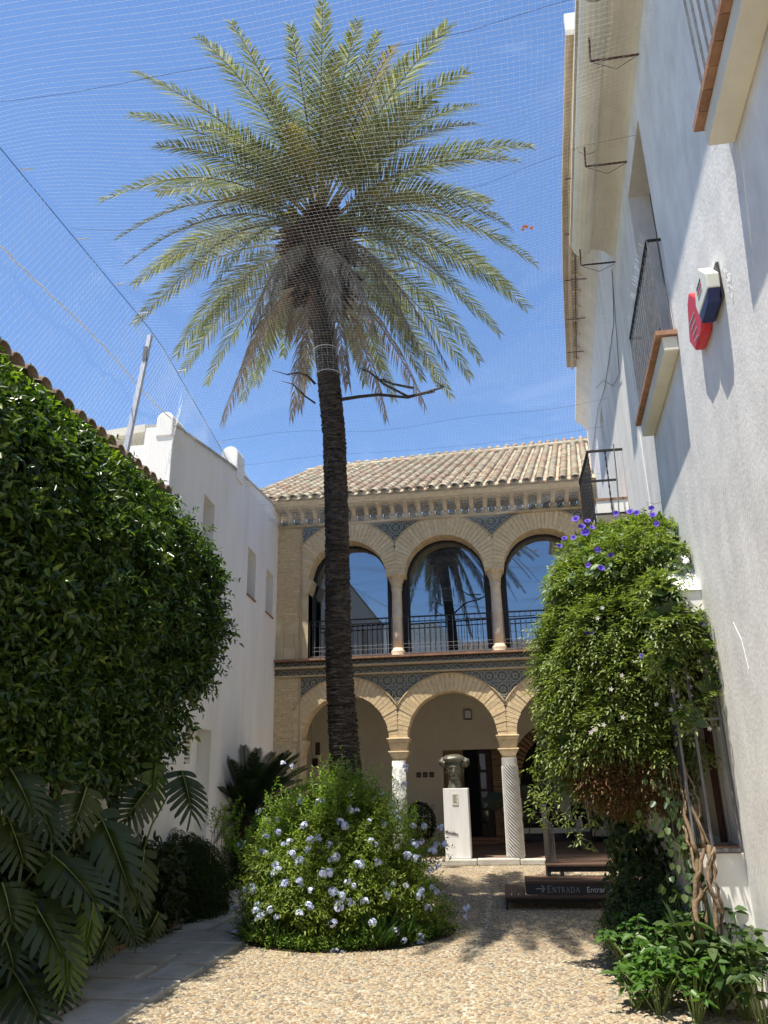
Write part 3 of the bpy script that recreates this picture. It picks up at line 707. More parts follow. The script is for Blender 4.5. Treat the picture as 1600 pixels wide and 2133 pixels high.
# loggia interior
lg = B(); YB = 20.5
lg.box(-4.95, -1.50, YB, YB+.2, .1, 3.95); lg.box(-1.50, -.02, YB, YB+.2, 2.29, 3.95)
n = 30; ax, ar, az = 1.50, 1.34, 1.60
xs = [-.02]+[ax-ar*math.cos(math.pi*i/n) for i in range(n+1)]; zs = [az]+[az+ar*math.sin(math.pi*i/n) for i in range(n+1)]
for i in range(1, len(xs)-1): lg.hexa([(xs[i], YB, zs[i]), (xs[i+1], YB, zs[i+1]), (xs[i+1], YB+.2, zs[i+1]), (xs[i], YB+.2, zs[i]), (xs[i], YB, 3.95), (xs[i+1], YB, 3.95), (xs[i+1], YB+.2, 3.95), (xs[i], YB+.2, 3.95)])
lg.box(-.02, ax-ar, YB, YB+.2, .1, 3.95)
lg.box(-4.95, -4.90, FY+.5, YB, .1, 3.95); lg.box(2.9, 2.95, FY+.5, YB, .1, 3.95)
lg.build('loggia_wall', M_cream, arc)
B().box(-4.95, 2.95, FY+.44, YB+.2, 3.95, 4.05).build('loggia_ceiling', M_cream, arc)
for k in range(16):
    xk = -4.6+k*.48; B().box(xk, xk+.11, FY+.46, YB, 3.80, 3.949).build('ceiling_beam', M_darkwood, arc)
def brick_stack(x0, x1, z0, z1, y0, y1):
    z = z0
    while z < z1-.03:
        B().box(x0+.004, x1-.004, y0+random.uniform(-.005, .005), y1, z+.004, z+.048).build('jamb_brick', M_oldbrick, arc); z += .055
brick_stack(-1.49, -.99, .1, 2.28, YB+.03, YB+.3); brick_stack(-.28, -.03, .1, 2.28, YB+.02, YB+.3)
n = 34
for k in range(n):
    a0 = math.pi*k/n+.01; a1 = math.pi*(k+1)/n-.01
    if a1 > 2.4: continue
    def pt(r, a, y_): return (ax-r*math.cos(a), y_, az+r*math.sin(a))
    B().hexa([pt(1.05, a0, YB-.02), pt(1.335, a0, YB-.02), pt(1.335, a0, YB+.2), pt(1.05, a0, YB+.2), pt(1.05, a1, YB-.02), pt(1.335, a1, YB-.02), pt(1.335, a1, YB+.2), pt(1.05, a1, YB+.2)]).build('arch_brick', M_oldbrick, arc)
B().box(.165, .40, YB, YB+.2, .1, 1.59).build('white_jamb', M_white, arc)
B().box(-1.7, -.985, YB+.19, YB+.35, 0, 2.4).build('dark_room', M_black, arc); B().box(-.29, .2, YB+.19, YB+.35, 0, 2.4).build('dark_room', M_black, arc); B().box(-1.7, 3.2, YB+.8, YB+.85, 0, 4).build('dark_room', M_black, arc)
B().box(.40, 2.9, YB+.12, YB+.14, .1, 2.8).build('glass_wall', M_glass2, arc)
B().box(.40, 2.9, YB+.05, YB+.11, .30, .42).build('low_rail', M_white, arc)
B().box(.98, 1.02, YB+.05, YB+.11, .1, 2.6).build('mullion', M_sign, arc)
B().box(-.62, -.30, YB+.12, YB+.18, .25, 2.26).build('door_leaf', M_darkwood, arc)
for zz in (.45, .9, 1.35, 1.8): B().box(-.58, -.44, YB+.10, YB+.118, zz, zz+.38).build('door_pane', M_glass2, arc)
B().box(-1.0, -.25, YB+.02, YB+.4, .1, .22).build('door_step', M_terra, arc); B().box(-1.1, -.2, YB-.3, YB+.02, .1, .16).build('door_step', M_terra, arc)
t = thing('wall_lamp', 'small square opal lamp high on the cream wall under the middle arch', 'lamp', (-.8, YB, 3.1))
B().box(-.90, -.71, YB-.10, YB, 3.02, 3.26).build('lamp_frame', M_iron, t); B().box(-.885, -.725, YB-.105, YB-.101, 3.05, 3.245).build('lamp_glass', M_lightbox, t)
for k, lb in enumerate(('leftmost of the three small brown plaques on the cream loggia wall', 'middle of the three small brown plaques on the cream loggia wall', 'rightmost of the three small brown plaques, nearest the doorway')):
    t = thing('wall_plaque', lb, 'plaque', (-2.13+k*.165, YB, 1.7), 'brown plaques on the loggia wall')
    xc = -2.13+k*.165
    B().box(xc-.06, xc+.06, YB-.02, YB, 1.645, 1.77).build('panel', M_plaque, t); B().box(xc-.05, xc+.05, YB-.024, YB-.0201, 1.70, 1.708).build('print_line', M_textdim, t); B().box(xc-.04, xc+.04, YB-.024, YB-.0201, 1.68, 1.685).build('print_line', M_textdim, t)
t = thing('light_switch', 'small pale switch plate low on the cream wall left of the doorway', 'switch', (-1.8, YB, .96)); B().box(-1.84, -1.76, YB-.015, YB, .9, 1.0).build('plate', M_tan, t); B().box(-1.82, -1.78, YB-.02, YB-.0151, .93, .97).build('rocker', M_white, t)
t = thing('wall_plaque', 'tall dark plaque on the loggia wall seen left of the palm trunk', 'plaque', (-4.3, YB, 1.8)); o_ = atY(662, 1560, YB); B().box(o_.x-.06, o_.x+.06, YB-.02, YB, o_.z-.16, o_.z+.16).build('panel', M_plaque, t)
t = thing('wall_box', 'square dark box on the loggia wall just above the shrub left of the trunk', 'box', (-4.4, YB, 1.4)); o_ = atY(657, 1588, YB); B().box(o_.x-.07, o_.x+.07, YB-.05, YB, o_.z-.1, o_.z+.1).build('cover', M_frame, t)

# ------------------------------------------------------------------ white building at the left
lb = thing('white_building', 'tall white plastered building with three narrow windows and sloping parapet on the left', 'building', (-4.7, 12, 0))
def lx(Y): return -3.5955-.073*Y
def lwall(b, Y0, Y1, z0, z1, dep=0.0, th=.35):   # z1 may be a pair (near, far)
    za, zb = z1 if isinstance(z1, tuple) else (z1, z1)
    b.hexa([(lx(Y0)-dep, Y0, z0), (lx(Y1)-dep, Y1, z0), (lx(Y1)-th, Y1, z0), (lx(Y0)-th, Y0, z0), (lx(Y0)-dep, Y0, za), (lx(Y1)-dep, Y1, zb), (lx(Y1)-th, Y1, zb), (lx(Y0)-th, Y0, za)])
b = B(); th = .42
wins = [(10.86, 11.46), (13.76, 14.42), (15.38, 16.09)]
segs = [9.3, 10.67, 10.86, 11.46, 11.93, 13.76, 14.42, 15.38, 16.09, 16.49]
for Ya, Yb in zip(segs[:-1], segs[1:]):
    iswin = any(abs(Ya-w[0]) < .01 for w in wins); isdoor = 10.66 < Ya < 11.9
    lo = 2.37 if isdoor else 0
    lwall(b, Ya, Yb, lo, 4.99, th=th); 
    if not iswin: lwall(b, Ya, Yb, 4.99, 5.93, th=th)
    lwall(b, Ya, Yb, 5.93, 6.2, th=th)
b.build('wall', M_white, lb)
def ptop(Y): return float(np.interp(Y, [9.3, 12.4, 14.2, 15.7, 16.5], [6.36, 7.02, 7.3, 7.52, 7.55]))
b = B(); Ys = [9.3, 10, 11, 12, 12.4, 13, 14, 15, 15.7, 16.49]
for a, c in zip(Ys[:-1], Ys[1:]): lwall(b, a, c, 6.2, (ptop(a), ptop(c)), th=th)
b.build('parapet', M_white, lb)
b = B()
for a, c in zip(Ys[:-1], Ys[1:]):
    b.hexa([(lx(a)+.03, a, ptop(a)), (lx(c)+.03, c, ptop(c)), (lx(c)-.5, c, ptop(c)), (lx(a)-.5, a, ptop(a)), (lx(a)+.02, a, ptop(a)+.04), (lx(c)+.02, c, ptop(c)+.04), (lx(c)-.5, c, ptop(c)+.05), (lx(a)-.5, a, ptop(a)+.05)])
b.build('coping', M_kerb, lb)
B().box(lx(9.3)-4, lx(9.3)-th, 9.302, 9.7, 0, 6.1).build('end_wall', M_white, lb)
B().prism([(lx(9.3)-th, 9.29, 6.30), (lx(9.3)-4, 9.29, 6.0), (lx(9.3)-4, 9.29, 6.12), (lx(9.3)-th, 9.29, 6.42)], (0, .5, 0)).build('end_coping', M_gutter, lb)
def pill(Y, z0, z1, r, label=None):
    b = B(); n = 10; prof = [(0, z0), (0, z1)]
    xc = lx(Y)-.13; pts_ = [(xc+r, z0)]+[(xc+r*math.cos(math.pi*i/n), z1+r*math.sin(math.pi*i/n)) for i in range(n+1)]+[(xc-r, z0)]
    b.prism([(p[0], Y, p[1]) for p in pts_], (0, .42, 0)); b.build('parapet_pier', M_white, lb, bevel=.02)
pill(9.28, 6.2, 6.46, .125); pill(12.6, 6.9, 7.38, .16)
B().prism([(lx(13.0)-.1, 13.02, ptop(13)+.02), (lx(13)-.1, 13.02, 7.50), (lx(14.6)-.1, 14.6, ptop(14.6)+.03)], (-.25, 0, 0)).build('parapet_ramp', M_white, lb)
for k, (a, c) in enumerate(wins):
    b = B(); lwall(b, a+.002, c-.002, 4.992, 5.928, dep=.30, th=.34); f = b.build('window', M_tan, lb)
    b = B(); lwall(b, a-.01, c+.01, 4.965, 4.992, dep=-.03, th=.3); b.build('window_sill', M_terra, f)
b = B(); lwall(b, 10.69, 11.91, 0.02, 1.86, dep=.22, th=.27); d_ = b.build('door', M_white, lb)
b = B(); lwall(b, 10.69, 11.91, 1.87, 2.36, dep=.30, th=.33); b.build('vent_back', M_sign, lb)
for k in range(8):
    b = B(); lwall(b, 10.78, 11.55, 1.90+k*.055, 1.93+k*.055, dep=.20, th=.28); b.build('vent_slat', M_gutter, lb)
b = B(); lwall(b, 11.56, 11.91, 1.87, 2.36, dep=.21, th=.27); b.build('door_frame', M_white, lb)
for (Y, s) in ((16.0, 1), (14.8, 1), (15.4, 1)):
    pass
# near garden wall with a tile coping
gw = thing('garden_wall', 'low white wall behind the orange tree topped with weathered clay tiles', 'wall', (-4.4, 6, 0))
B().box(-4.7, -4.36, -2, 9.29, 0, 5.20).build('wall', M_white, gw); B().box(-4.8, -4.28, -2, 9.29, 5.20, 5.26).build('wall_coping', M_gutter, gw)
k = 0
TV2, TF2 = half_tile(.10, .085, .55, False, .015)
me = bpy.data.meshes.new('coping_tile')
me.from_pydata([(.62-v[1]*1.0, v[0], v[2]+v[1]*.30) for v in TV2], [], TF2); me.materials.append(M_darktile); me.polygons.foreach_set('use_smooth', [True]*len(me.polygons))
y_ = 3.2
while y_ < 9.15:
    o = bpy.data.objects.new('coping_tile', me); C.objects.link(o); o.location = (-4.78, y_, 5.27+random.uniform(-.01, .01)); o.rotation_euler = (0, 0, random.uniform(-.05, .05)); adopt(o, gw); y_ += .225
B().prism([(-4.25, -2, 5.262), (-4.9, -2, 5.262), (-4.9, -2, 5.46)], (0, 11.25, 0)).build('tile_bed', M_darktile, gw)
# net post on the wall
t = thing('net_post', 'slim galvanised post rising above the wall coping and holding the net', 'post', (-4.25, 7.8, 5.2))
B().hexa([(-4.28, 7.9, 5.15), (-4.22, 7.9, 5.15), (-4.22, 7.96, 5.15), (-4.28, 7.96, 5.15), (-4.10, 7.95, 6.98), (-4.05, 7.95, 6.98), (-4.05, 8.0, 6.98), (-4.10, 8.0, 6.98)]).build('shaft', M_post, t)
B().box(-4.13, -4.08, 7.93, 7.97, 6.6, 6.8).build('clamp', M_greyiron, t)

# ------------------------------------------------------------------ right building
rbld = thing('right_building', 'tall rough white plastered building along the right side with cream eave', 'building', (1.7, 6, 0))
def rx(Y): return 1.3+.0631*Y if Y < 8.6 else 1.8427+.076*(Y-8.6)
def rwall(b, Y0, Y1, z0, z1, dep=0.0, th=.5):
    za, zb = z1 if isinstance(z1, tuple) else (z1, z1)
    b.hexa([(rx(Y0)+dep, Y0, z0), (rx(Y0)+th, Y0, z0), (rx(Y1)+th, Y1, z0), (rx(Y1)+dep, Y1, z0), (rx(Y0)+dep, Y0, za), (rx(Y0)+th, Y0, za), (rx(Y1)+th, Y1, zb), (rx(Y1)+dep, Y1, zb)])
b = B()
W1 = (5.92, 6.98, 5.03, 7.42); W2 = (2.2, 3.3, 5.08, 7.4)
for (Ya, Yb) in ((-3, 2.2), (2.2, 3.3), (3.3, 5.92), (5.92, 6.98), (6.98, 8.6)):
    win = abs(Ya-5.92) < .01 or abs(Ya-2.2) < .01
    rwall(b, Ya, Yb, 0, 5.05)
    if not win: rwall(b, Ya, Yb, 5.05, 7.41)
    rwall(b, Ya, Yb, 7.41, 8.3)
b.build('near_wall', M_rough, rbld)
b = B()
for (Ya, Yb) in ((8.601, 12.6), (12.6, 13.3), (13.3, 16.9)):
    rwall(b, Ya, Yb, 0, 7.0, dep=-.0)
    if Ya != 12.6: rwall(b, Ya, Yb, 7.0, 7.75)
    else: rwall(b, Ya, Yb, 7.0, 7.75, dep=.25)
    rwall(b, Ya, Yb, 7.75, 9.3)
b.build('far_wall', M_farwhite, rbld)
b = B(); rwall(b, 8.45, 8.62, 0, 8.0, dep=-.012, th=.1); b.build('quoin_strip', M_farwhite, rbld)
for (wn, sgn) in ((W1, 1), (W2, 1)):
    b = B(); rwall(b, wn[0], wn[1], wn[2]+.02, wn[3], dep=.27, th=.33); f = b.build('french_window', M_black, rbld)
    b = B(); rwall(b, wn[0], wn[0]+.07, wn[2]+.02, wn[3]-.01, dep=.22, th=.27); rwall(b, wn[1]-.07, wn[1], wn[2]+.02, wn[3]-.01, dep=.22, th=.27); rwall(b, wn[0]+.07, wn[1]-.07, wn[3]-.09, wn[3]-.01, dep=.22, th=.27); b.build('window_frame', M_frame, f)
    b = B(); rwall(b, wn[0]+.07, wn[1]-.07, wn[2]+.1, wn[3]-.1, dep=.25, th=.262); b.build('pane', M_glass2, f)
# near eave: a cream cove and a white half-round gutter, with rusty net brackets
def cove(y0, y1, zc, parent, prof, material, name, xo=0):
    ny = max(2, int((y1-y0)/.4)); V = []; F = []
    for i in range(ny+1):
        Y = y0+(y1-y0)*i/ny
        for (dx, dz) in prof: V.append((rx(Y)+dx+xo, Y, zc+dz))
    m_ = len(prof)
    for i in range(ny):
        for j in range(m_-1): F.append((i*m_+j, i*m_+j+1, (i+1)*m_+j+1, (i+1)*m_+j))
    F.append(tuple(range(m_))); F.append(tuple(range(ny*m_, ny*m_+m_))[::-1])
    bb = B(); bb.add(V, F); return bb.build(name, material, parent, smooth=False)
prof = [(0, -.28)]+[(-.27+.27*math.cos(a), -.28+.26*math.sin(a)) for a in np.linspace(.1, math.pi/2, 8)]+[(-.27, .06), (0, .06)]
cove(-2, 8.55, 8.0, rbld, prof, M_gutter, 'eave_cove')
for k in range(6):
    ya, yb = 8.5-1.75*(k+1)+.02, 8.5-1.75*k
    P_ = [(-.38+.125*math.cos(a), .0+.15*math.sin(a)) for a in np.linspace(-math.pi, 0, 9)]+[(-.255, .12), (-.505, .12)]
    cove(ya, yb, 8.0, rbld, P_, M_gutter, 'gutter_length')
bs = B(); rwall(bs, -2, 8.6, 8.1, 8.16, dep=-.52, th=.6); bs.build('roof_edge', M_gutter, rbld)
for k, yb in enumerate((4.35, 5.45, 6.75, 8.45)):
    t = thing('net_bracket', ['rusty net bracket on the near eave, topmost in view', 'second rusty net bracket along the near eave from the top', 'third rusty net bracket along the near eave from the top', 'dark net bracket at the far end of the near eave'][k], 'bracket', (rx(yb), yb, 7.6), 'net brackets under the right eave')
    x0 = rx(yb)
    B().tube([(x0, yb, 7.68), (x0-.42, yb+.02, 7.70)], .011, 6).build('arm', M_rust if k < 3 else M_iron, t)
    B().tube([(x0-.42, yb+.02, 7.70), (x0-.43, yb-.12, 7.92)], .009, 6).build('hook', M_rust if k < 3 else M_iron, t)
    B().tube([(x0-.02, yb-.05, 7.62), (x0-.20, yb+.05, 7.60), (x0-.40, yb+.02, 7.68)], .004, 4).build('tie_wire', M_wire, t)
# upper roof eave behind: beige soffit
up = thing('upper_eave', 'high beige roof overhang with narrow boards above the far white wall', 'eave', (1.6, 10, 9.2))
pts_o = [(6.45, 1.235, 1.8), (8.9, 1.36, 2.0), (11, 1.52, 2.1), (13.95, 1.80, 2.35)]
b = B(); b2 = B()
for (a, c) in zip(pts_o[:-1], pts_o[1:]):
    b.hexa([(a[1], a[0], 9.30), (a[2], a[0], 9.30), (c[2], c[0], 9.30), (c[1], c[0], 9.30), (a[1], a[0], 9.42), (a[2], a[0], 9.42), (c[2], c[0], 9.42), (c[1], c[0], 9.42)])
    for f_ in (0.08, .36):
        b2.hexa([(a[1]+f_, a[0]+.01, 9.24), (a[1]+f_+.05, a[0]+.01, 9.24), (c[1]+f_+.05, c[0]-.01, 9.24), (c[1]+f_, c[0]-.01, 9.24), (a[1]+f_, a[0]+.01, 9.298), (a[1]+f_+.05, a[0]+.01, 9.298), (c[1]+f_+.05, c[0]-.01, 9.298), (c[1]+f_, c[0]-.01, 9.298)])
b.build('soffit', M_soffit, up); b2.build('edge_boards', M_mortar, up)
B().box(1.22, 1.9, 6.38, 6.449, 9.22, 9.46).build('end_board', M_plinth, up)
for k in range(16):
    yy = 6.8+k*.45; xx = np.interp(yy, [p[0] for p in pts_o], [p[1] for p in pts_o])
    B().box(xx+.14, xx+.33, yy, yy+.05, 9.255, 9.299).build('soffit_slat', M_mortar, up)
for k in range(5):
    yy = 8.6+k*1.15; xx = float(np.interp(yy, [p[0] for p in pts_o], [p[1] for p in pts_o]))
    B().tube([(xx+.02, yy, 9.20), (xx+.45, yy, 9.20)], .011, 5).build('hanger_rod', M_rust, up)
B().tube([(xx-.16+.0, 9.5, 9.17), (xx+.2, 13.4, 9.17)], .012, 5).build('chain', M_rust, up)
c2 = cove(8.6, 16.5, 9.3, rbld, [(0, -.3), (-.08, -.16), (-.20, -.04), (-.26, 0), (-.26, .08), (.3, .08), (.3, -.3)], M_farwhite, 'far_eave_cove')
# balconies on the near wall
def balcony(y0, y1, zt, pr, label):
    t = thing('wrought_iron_balcony', label, 'balcony', (rx(y0), y0, zt-.15), 'shallow balconies on the right building')
    b = B(); rwall(b, y0+.03, y1-.03, zt-.18, zt-.045, dep=-(pr-.05), th=.0); b.build('slab', M_gutter, t, bevel=.01)
    n = int((y1-y0)/.14); d = (y1-y0)/n
    for k in range(n):
        b = B(); rwall(b, y0+k*d+.004, y0+(k+1)*d-.004, zt-.042, zt, dep=-pr, th=.0); b.build('edge_brick', M_terra, t)
    zr = zt+.93; f = pr-.06
    def rp_(y_, z_, dx=0): return (rx(y_)-f+dx, y_, z_)
    b = B(); b.tube([rp_(y0+.05, zr), rp_(y1-.12, zr)], .016, 4); b.tube([rp_(y0+.05, zr), (rx(y0+.05), y0+.05, zr)], .016, 4); b.tube([rp_(y1-.12, zr), (rx(y1-.12), y1-.12, zr)], .016, 4); b.build('hand_rail', M_iron, t)
    b = B(); b.tube([rp_(y0+.05, zt+.06), rp_(y1-.12, zt+.06)], .009, 4); b.build('bottom_rail', M_iron, t)
    n = int((y1-y0-.17)/.105)
    for k in range(n+1):
        yy = y0+.05+(y1-y0-.17)*k/n; B().tube([rp_(yy, zt), rp_(yy, zr)], .008, 5).build('baluster', M_greyiron, t)
    B().tube([(rx(y0+.05)-.03, y0+.05, zt), (rx(y0+.05)-.03, y0+.05, zr)], .007, 5).build('baluster', M_greyiron, t)
    b = B()
    for k in range(int((y1-y0-.2)/.03)):
        yy = y0+.07+k*.03; xx = rx(yy)-f; s_ = random.choice((-1, 1)); b.tube([(xx, yy, zr+.012), (xx-.03+.02*s_, yy+random.uniform(-.02, .02), zr+.085)], .0016, 3, False)
    b.build('bird_spikes', M_post, t)['kind'] = 'stuff'
    return t
balcony(5.78, 7.56, 5.03, .175, 'shallow brick-edged iron balcony on the right wall beside the alarm boxes')
balcony(1.9, 3.68, 5.08, .20, 'brick-edged iron balcony cut off by the top right corner of the view')
# small far balcony with twisted bars
t = thing('iron_balcony', 'small black balcony with twisted bars on the far white wall above the vine', 'balcony', (1.8, 10, 5))
A0, A1 = atY(1222, 945, 10.5), atY(1268, 940, 10.5); Bz = atY(1235, 1080, 10.5).z
xo = A0.x; ya, yb = 10.4, 11.6
b = B(); b.box(xo-.015, rx(ya), ya-.015, ya+.015, A0.z-.03, A0.z); b.box(xo-.015, xo+.015, ya, yb, A0.z-.03, A0.z); b.box(xo, rx(yb), yb-.015, yb+.015, A0.z-.03, A0.z); b.build('hand_rail', M_iron, t)
b = B(); b.box(xo-.012, rx(ya), ya-.012, ya+.012, Bz+.01, Bz+.035); b.box(xo-.012, xo+.012, ya, yb, Bz+.01, Bz+.035); b.build('bottom_rail', M_iron, t)
B().box(xo+.04, rx(ya)-.01, ya+.03, yb, 5.0, 5.20).build('slab', M_white, t); B().box(xo+.03, rx(ya)-.01, ya+.02, yb, 5.201, 5.235).build('edge_brick', M_terra, t)
def twist_bar(x, y_, z0, z1):
    def fn(th, z): return 1+.45*math.cos(2*th+60*z)
    B().lathe((x, y_, z0), [(.009, (z1-z0)*i/50) for i in range(51)], 8, fn).build('baluster', M_iron, t, smooth=True)
for k in range(9): twist_bar(xo, ya+.0+k*.15, Bz, A0.z-.03)
twist_bar((xo+rx(ya))/2, ya, Bz, A0.z-.03)
B().tube([(xo, ya, 4.2), (xo, ya, Bz)], .014, 6).build('corner_post', M_iron, t)
t = thing('down_cable', 'thin grey cable running down the far white wall behind the vine', 'cable', (2.0, 10, 4)); B().tube([tuple(atY(1278, 925, 10.35)), tuple(atY(1284, 985, 10.35)), tuple(atY(1290, 1075, 10.3))], .010, 5).build('cable', M_greyiron, t)
t = thing('net_cable', 'loose wires sagging down the far white wall under the eave', 'cable', (2.0, 10, 7))
B().tube([(rx(y_)-.02, y_, z_) for y_, z_ in ((8.7, 7.7), (9.2, 7.3), (10.2, 7.35), (11.5, 7.5), (13, 7.9), (16, 8.2))], .006, 4).build('wire', M_greyiron, t)
B().tube([(rx(y_)-.02, y_, z_) for y_, z_ in ((8.7, 7.75), (9.4, 6.6), (10.3, 6.9), (11.6, 7.7), (13, 8.3))], .005, 4).build('wire', M_greyiron, t)

# barred window bay on the near wall
wb = thing('barred_window_bay', 'projecting ground floor window bay with iron bars and sloping white cover behind the vine', 'window', (1.6, 6.5, 0))
wy0, wy1 = 6.50, 8.1; px_ = .34
b = B(); rwall(b, wy0, wy1, 0, 1.0, dep=-.30, th=0); b.build('base', M_white, wb)
b = B(); rwall(b, wy0+.36, wy1-.01, 1.06, 2.78, dep=-.02, th=0); b.build('recess', M_tan, wb)
b = B(); rwall(b, wy0, wy1, 2.80, 2.99, dep=-.36, th=0); b.build('fascia', M_white, wb)
y0_, y1_ = wy0, wy1
B().hexa([(rx(y0_)-.38, y0_-.02, 2.991), (rx(y0_)-.0, y0_-.02, 2.991), (rx(y1_), y1_, 2.991), (rx(y1_)-.38, y1_, 2.991),
          (rx(y0_)-.37, y0_+.0, 3.01), (rx(y0_)-.0, y0_+.0, 3.01), (rx(y1_), y0_+.4, 3.42), (rx(y0_)-.10, y0_+.4, 3.42)]).build('sloping_cover', M_plinth, wb)
b = B(); rwall(b, wy0, wy0+.3, 1.0, 1.05, dep=-.24, th=0)
for k in range(3):
    b = B(); rwall(b, wy0+.02+k*.1, wy0+.11+k*.1, 1.001, 1.045, dep=-.26, th=0); b.build('sill_brick', M_terra, wb)
B().tube([(rx(wy0+.34)-.06, wy0+.34, 1.05), (rx(wy0+.34)-.06, wy0+.34, 2.8)], .028, 4).build('wooden_frame', M_frame, wb)
xo = rx(wy0)-px_
for zz in (1.015, 1.95, 2.78):
    fr = B(); fr.box(xo-.012, rx(wy0), wy0-.055, wy0-.03, zz, zz+.022).build('grille_rail', M_greyiron, wb); fr = B(); fr.hexa([(xo-.012, wy0-.05, zz), (xo+.012, wy0-.05, zz), (xo+.12, wy1, zz), (xo+.09, wy1, zz), (xo-.012, wy0-.05, zz+.02), (xo+.012, wy0-.05, zz+.02), (xo+.12, wy1, zz+.02), (xo+.09, wy1, zz+.02)]).build('grille_rail', M_greyiron, wb)
for k in range(22):
    yy = wy0-.04+k*.074; xx = xo+(yy-wy0)*.0631; B().tube([(xx, yy, 1.02), (xx, yy, 2.79)], .010, 6).build('grille_bar', M_iron if k else M_greyiron, wb)
for k in (1,): B().tube([(xo+.12*k, wy0-.04, 1.02), (xo+.12*k, wy0-.04, 2.79)], .012, 6).build('grille_bar', M_greyiron, wb)
B().tube([(rx(wy0)-.02, wy0-.04, 1.02), (rx(wy0)-.02, wy0-.04, 2.79)], .012, 6).build('grille_bar', M_greyiron, wb)
# short white wall stub behind the vine
t = thing('wall_stub', 'low white wall stub with a brick cap between the ivy column and the barred bay', 'wall', (1.5, 8.4, 0))
q0 = atY(1380, 1800, 8.3); B().box(q0.x-.12, rx(8.3), 8.3, 8.75, 0, 1.52).build('body', M_white, t); B().box(q0.x-.12, q0.x+.22, 8.28, 8.75, 1.521, 1.56).build('brick_cap', M_terra, t)
B().box(q0.x-.12+.24, rx(8.3), 8.32, 8.74, 1.521, 2.4).build('upper_body', M_white, t)

# alarm boxes
def yz(lst, dx): return [(1.3+.063*y_-dx, y_, z_) for (y_, z_) in lst]
t = thing('alarm_box', 'hexagonal white alarm box with navy lower corner on the right wall', 'alarm box', (1.58, 4.4, 4.4))
hexa_ = [(4.45, 4.66), (4.32, 4.51), (4.37, 4.375), (4.55, 4.345), (4.66, 4.45), (4.62, 4.62)]
def extr(pts2, d0, d1, name, material, par, bev=.008):
    a = yz(pts2, d0); b_ = yz(pts2, d1); n = len(pts2)
    B().add(a+b_, [tuple(range(n)), tuple(range(n, 2*n))[::-1]]+[(i, n+i, n+(i+1) % n, (i+1) % n) for i in range(n)]).build(name, material, par, bevel=bev)
H_ = [(4.48, 4.68), (4.33, 4.535), (4.345, 4.44), (4.66, 4.44), (4.70, 4.53), (4.62, 4.67)]
extr(H_, 0.02, .100, 'cover', M_whitebox, t)
extr([(4.345, 4.438), (4.40, 4.36), (4.62, 4.35), (4.66, 4.438)], 0.02, .098, 'strobe_lens', M_blue, t)
extr([(4.36, 4.64), (4.66, 4.64), (4.66, 4.38), (4.36, 4.38)], 0.0, .019, 'backplate', M_sign, t)
for k in range(3): extr([(4.47, 4.60-k*.035), (4.47, 4.585-k*.035), (4.60, 4.585-k*.035), (4.60, 4.60-k*.035)], .1005, .1025, 'print_line', [M_blue, M_redbox, M_textdim][k], t, 0)
t = thing('alarm_box', 'red wedge-shaped alarm box below the white one on the right wall', 'alarm box', (1.6, 4.9, 4.4))
extr([(4.70, 4.60), (4.70, 4.44), (4.77, 4.375), (5.02, 4.38), (5.14, 4.52), (5.02, 4.76), (4.93, 4.80)], 0.005, .075, 'cover', M_redbox, t, .015)
for k in range(4): extr([(4.86, 4.60-k*.06), (4.86, 4.585-k*.06), (5.06-.03*k, 4.60-k*.06), (5.06-.03*k, 4.615-k*.06)], .0755, .0775, 'print_line', M_textdim, t, 0)
for pl in ([(3.55, 4.95), (3.62, 4.7), (3.72, 4.35), (3.78, 4.15)], [(4.9, 1.35), (4.7, 1.2), (4.55, 1.05), (4.45, .8)], [(4.6, 2.2), (4.5, 2.05), (4.48, 1.9)], [(5.6, 2.55), (5.45, 2.4), (5.4, 2.2)]):
    B().tube([(rx(y_)-.001, y_, z_) for (y_, z_) in pl], [.002]+[.004]*(len(pl)-2)+[.002], 5).build('plaster_ridge', M_rough, rbld)
t = thing('wall_crack_patch', 'crumbled white filler beside the white alarm box', 'plaster patch', (1.58, 4.3, 4.3))
bb = B()
for k in range(14):
    y_ = 4.22+random.uniform(-.05, .05); z_ = 4.38+random.uniform(-.10, .12); s_ = random.uniform(.006, .018)
    bb.add([(rx(y_)-.001, y_-s_, z_), (rx(y_)-.012, y_, z_+s_*1.5), (rx(y_)-.001, y_+s_, z_), (rx(y_)-.010, y_, z_-s_)], [(0, 1, 3), (1, 2, 3)])
bb.build('filler', M_plinth, t)

# ------------------------------------------------------------------ the house behind the camera (seen in the window glass)
hb = thing('house_behind', 'white house with a clay tile roof mirrored in the upper windows', 'house', (1, -8, 0))
B().box(-9, 9, -12, -7.0, 0, 6.6).build('wall', M_white, hb)
rv = []; rf = []
for i in range(60):
    xk = -6+i*.27
    for j in range(8):
        a = math.pi*j/7; rv.append((xk+.13*math.cos(a)+.13, -6.5, 6.75+.09*math.sin(a)))
    for j in range(8):
        a = math.pi*j/7; rv.append((xk+.13*math.cos(a)+.13, -10.5, 9.0+.09*math.sin(a)))
    k = i*16
    for j in range(7): rf.append((k+j, k+j+1, k+9+j, k+8+j))
B().add(rv, rf).build('roof', M_darktile, hb)
B().prism([(-3.9, -6.9, 0), (-3.9, -6.9, 8.6), (-5.2, -6.9, 9.6), (-9, -6.9, 9.6), (-9, -6.9, 0)], (0, .4, 0)).build('gable_wall', M_white, hb)

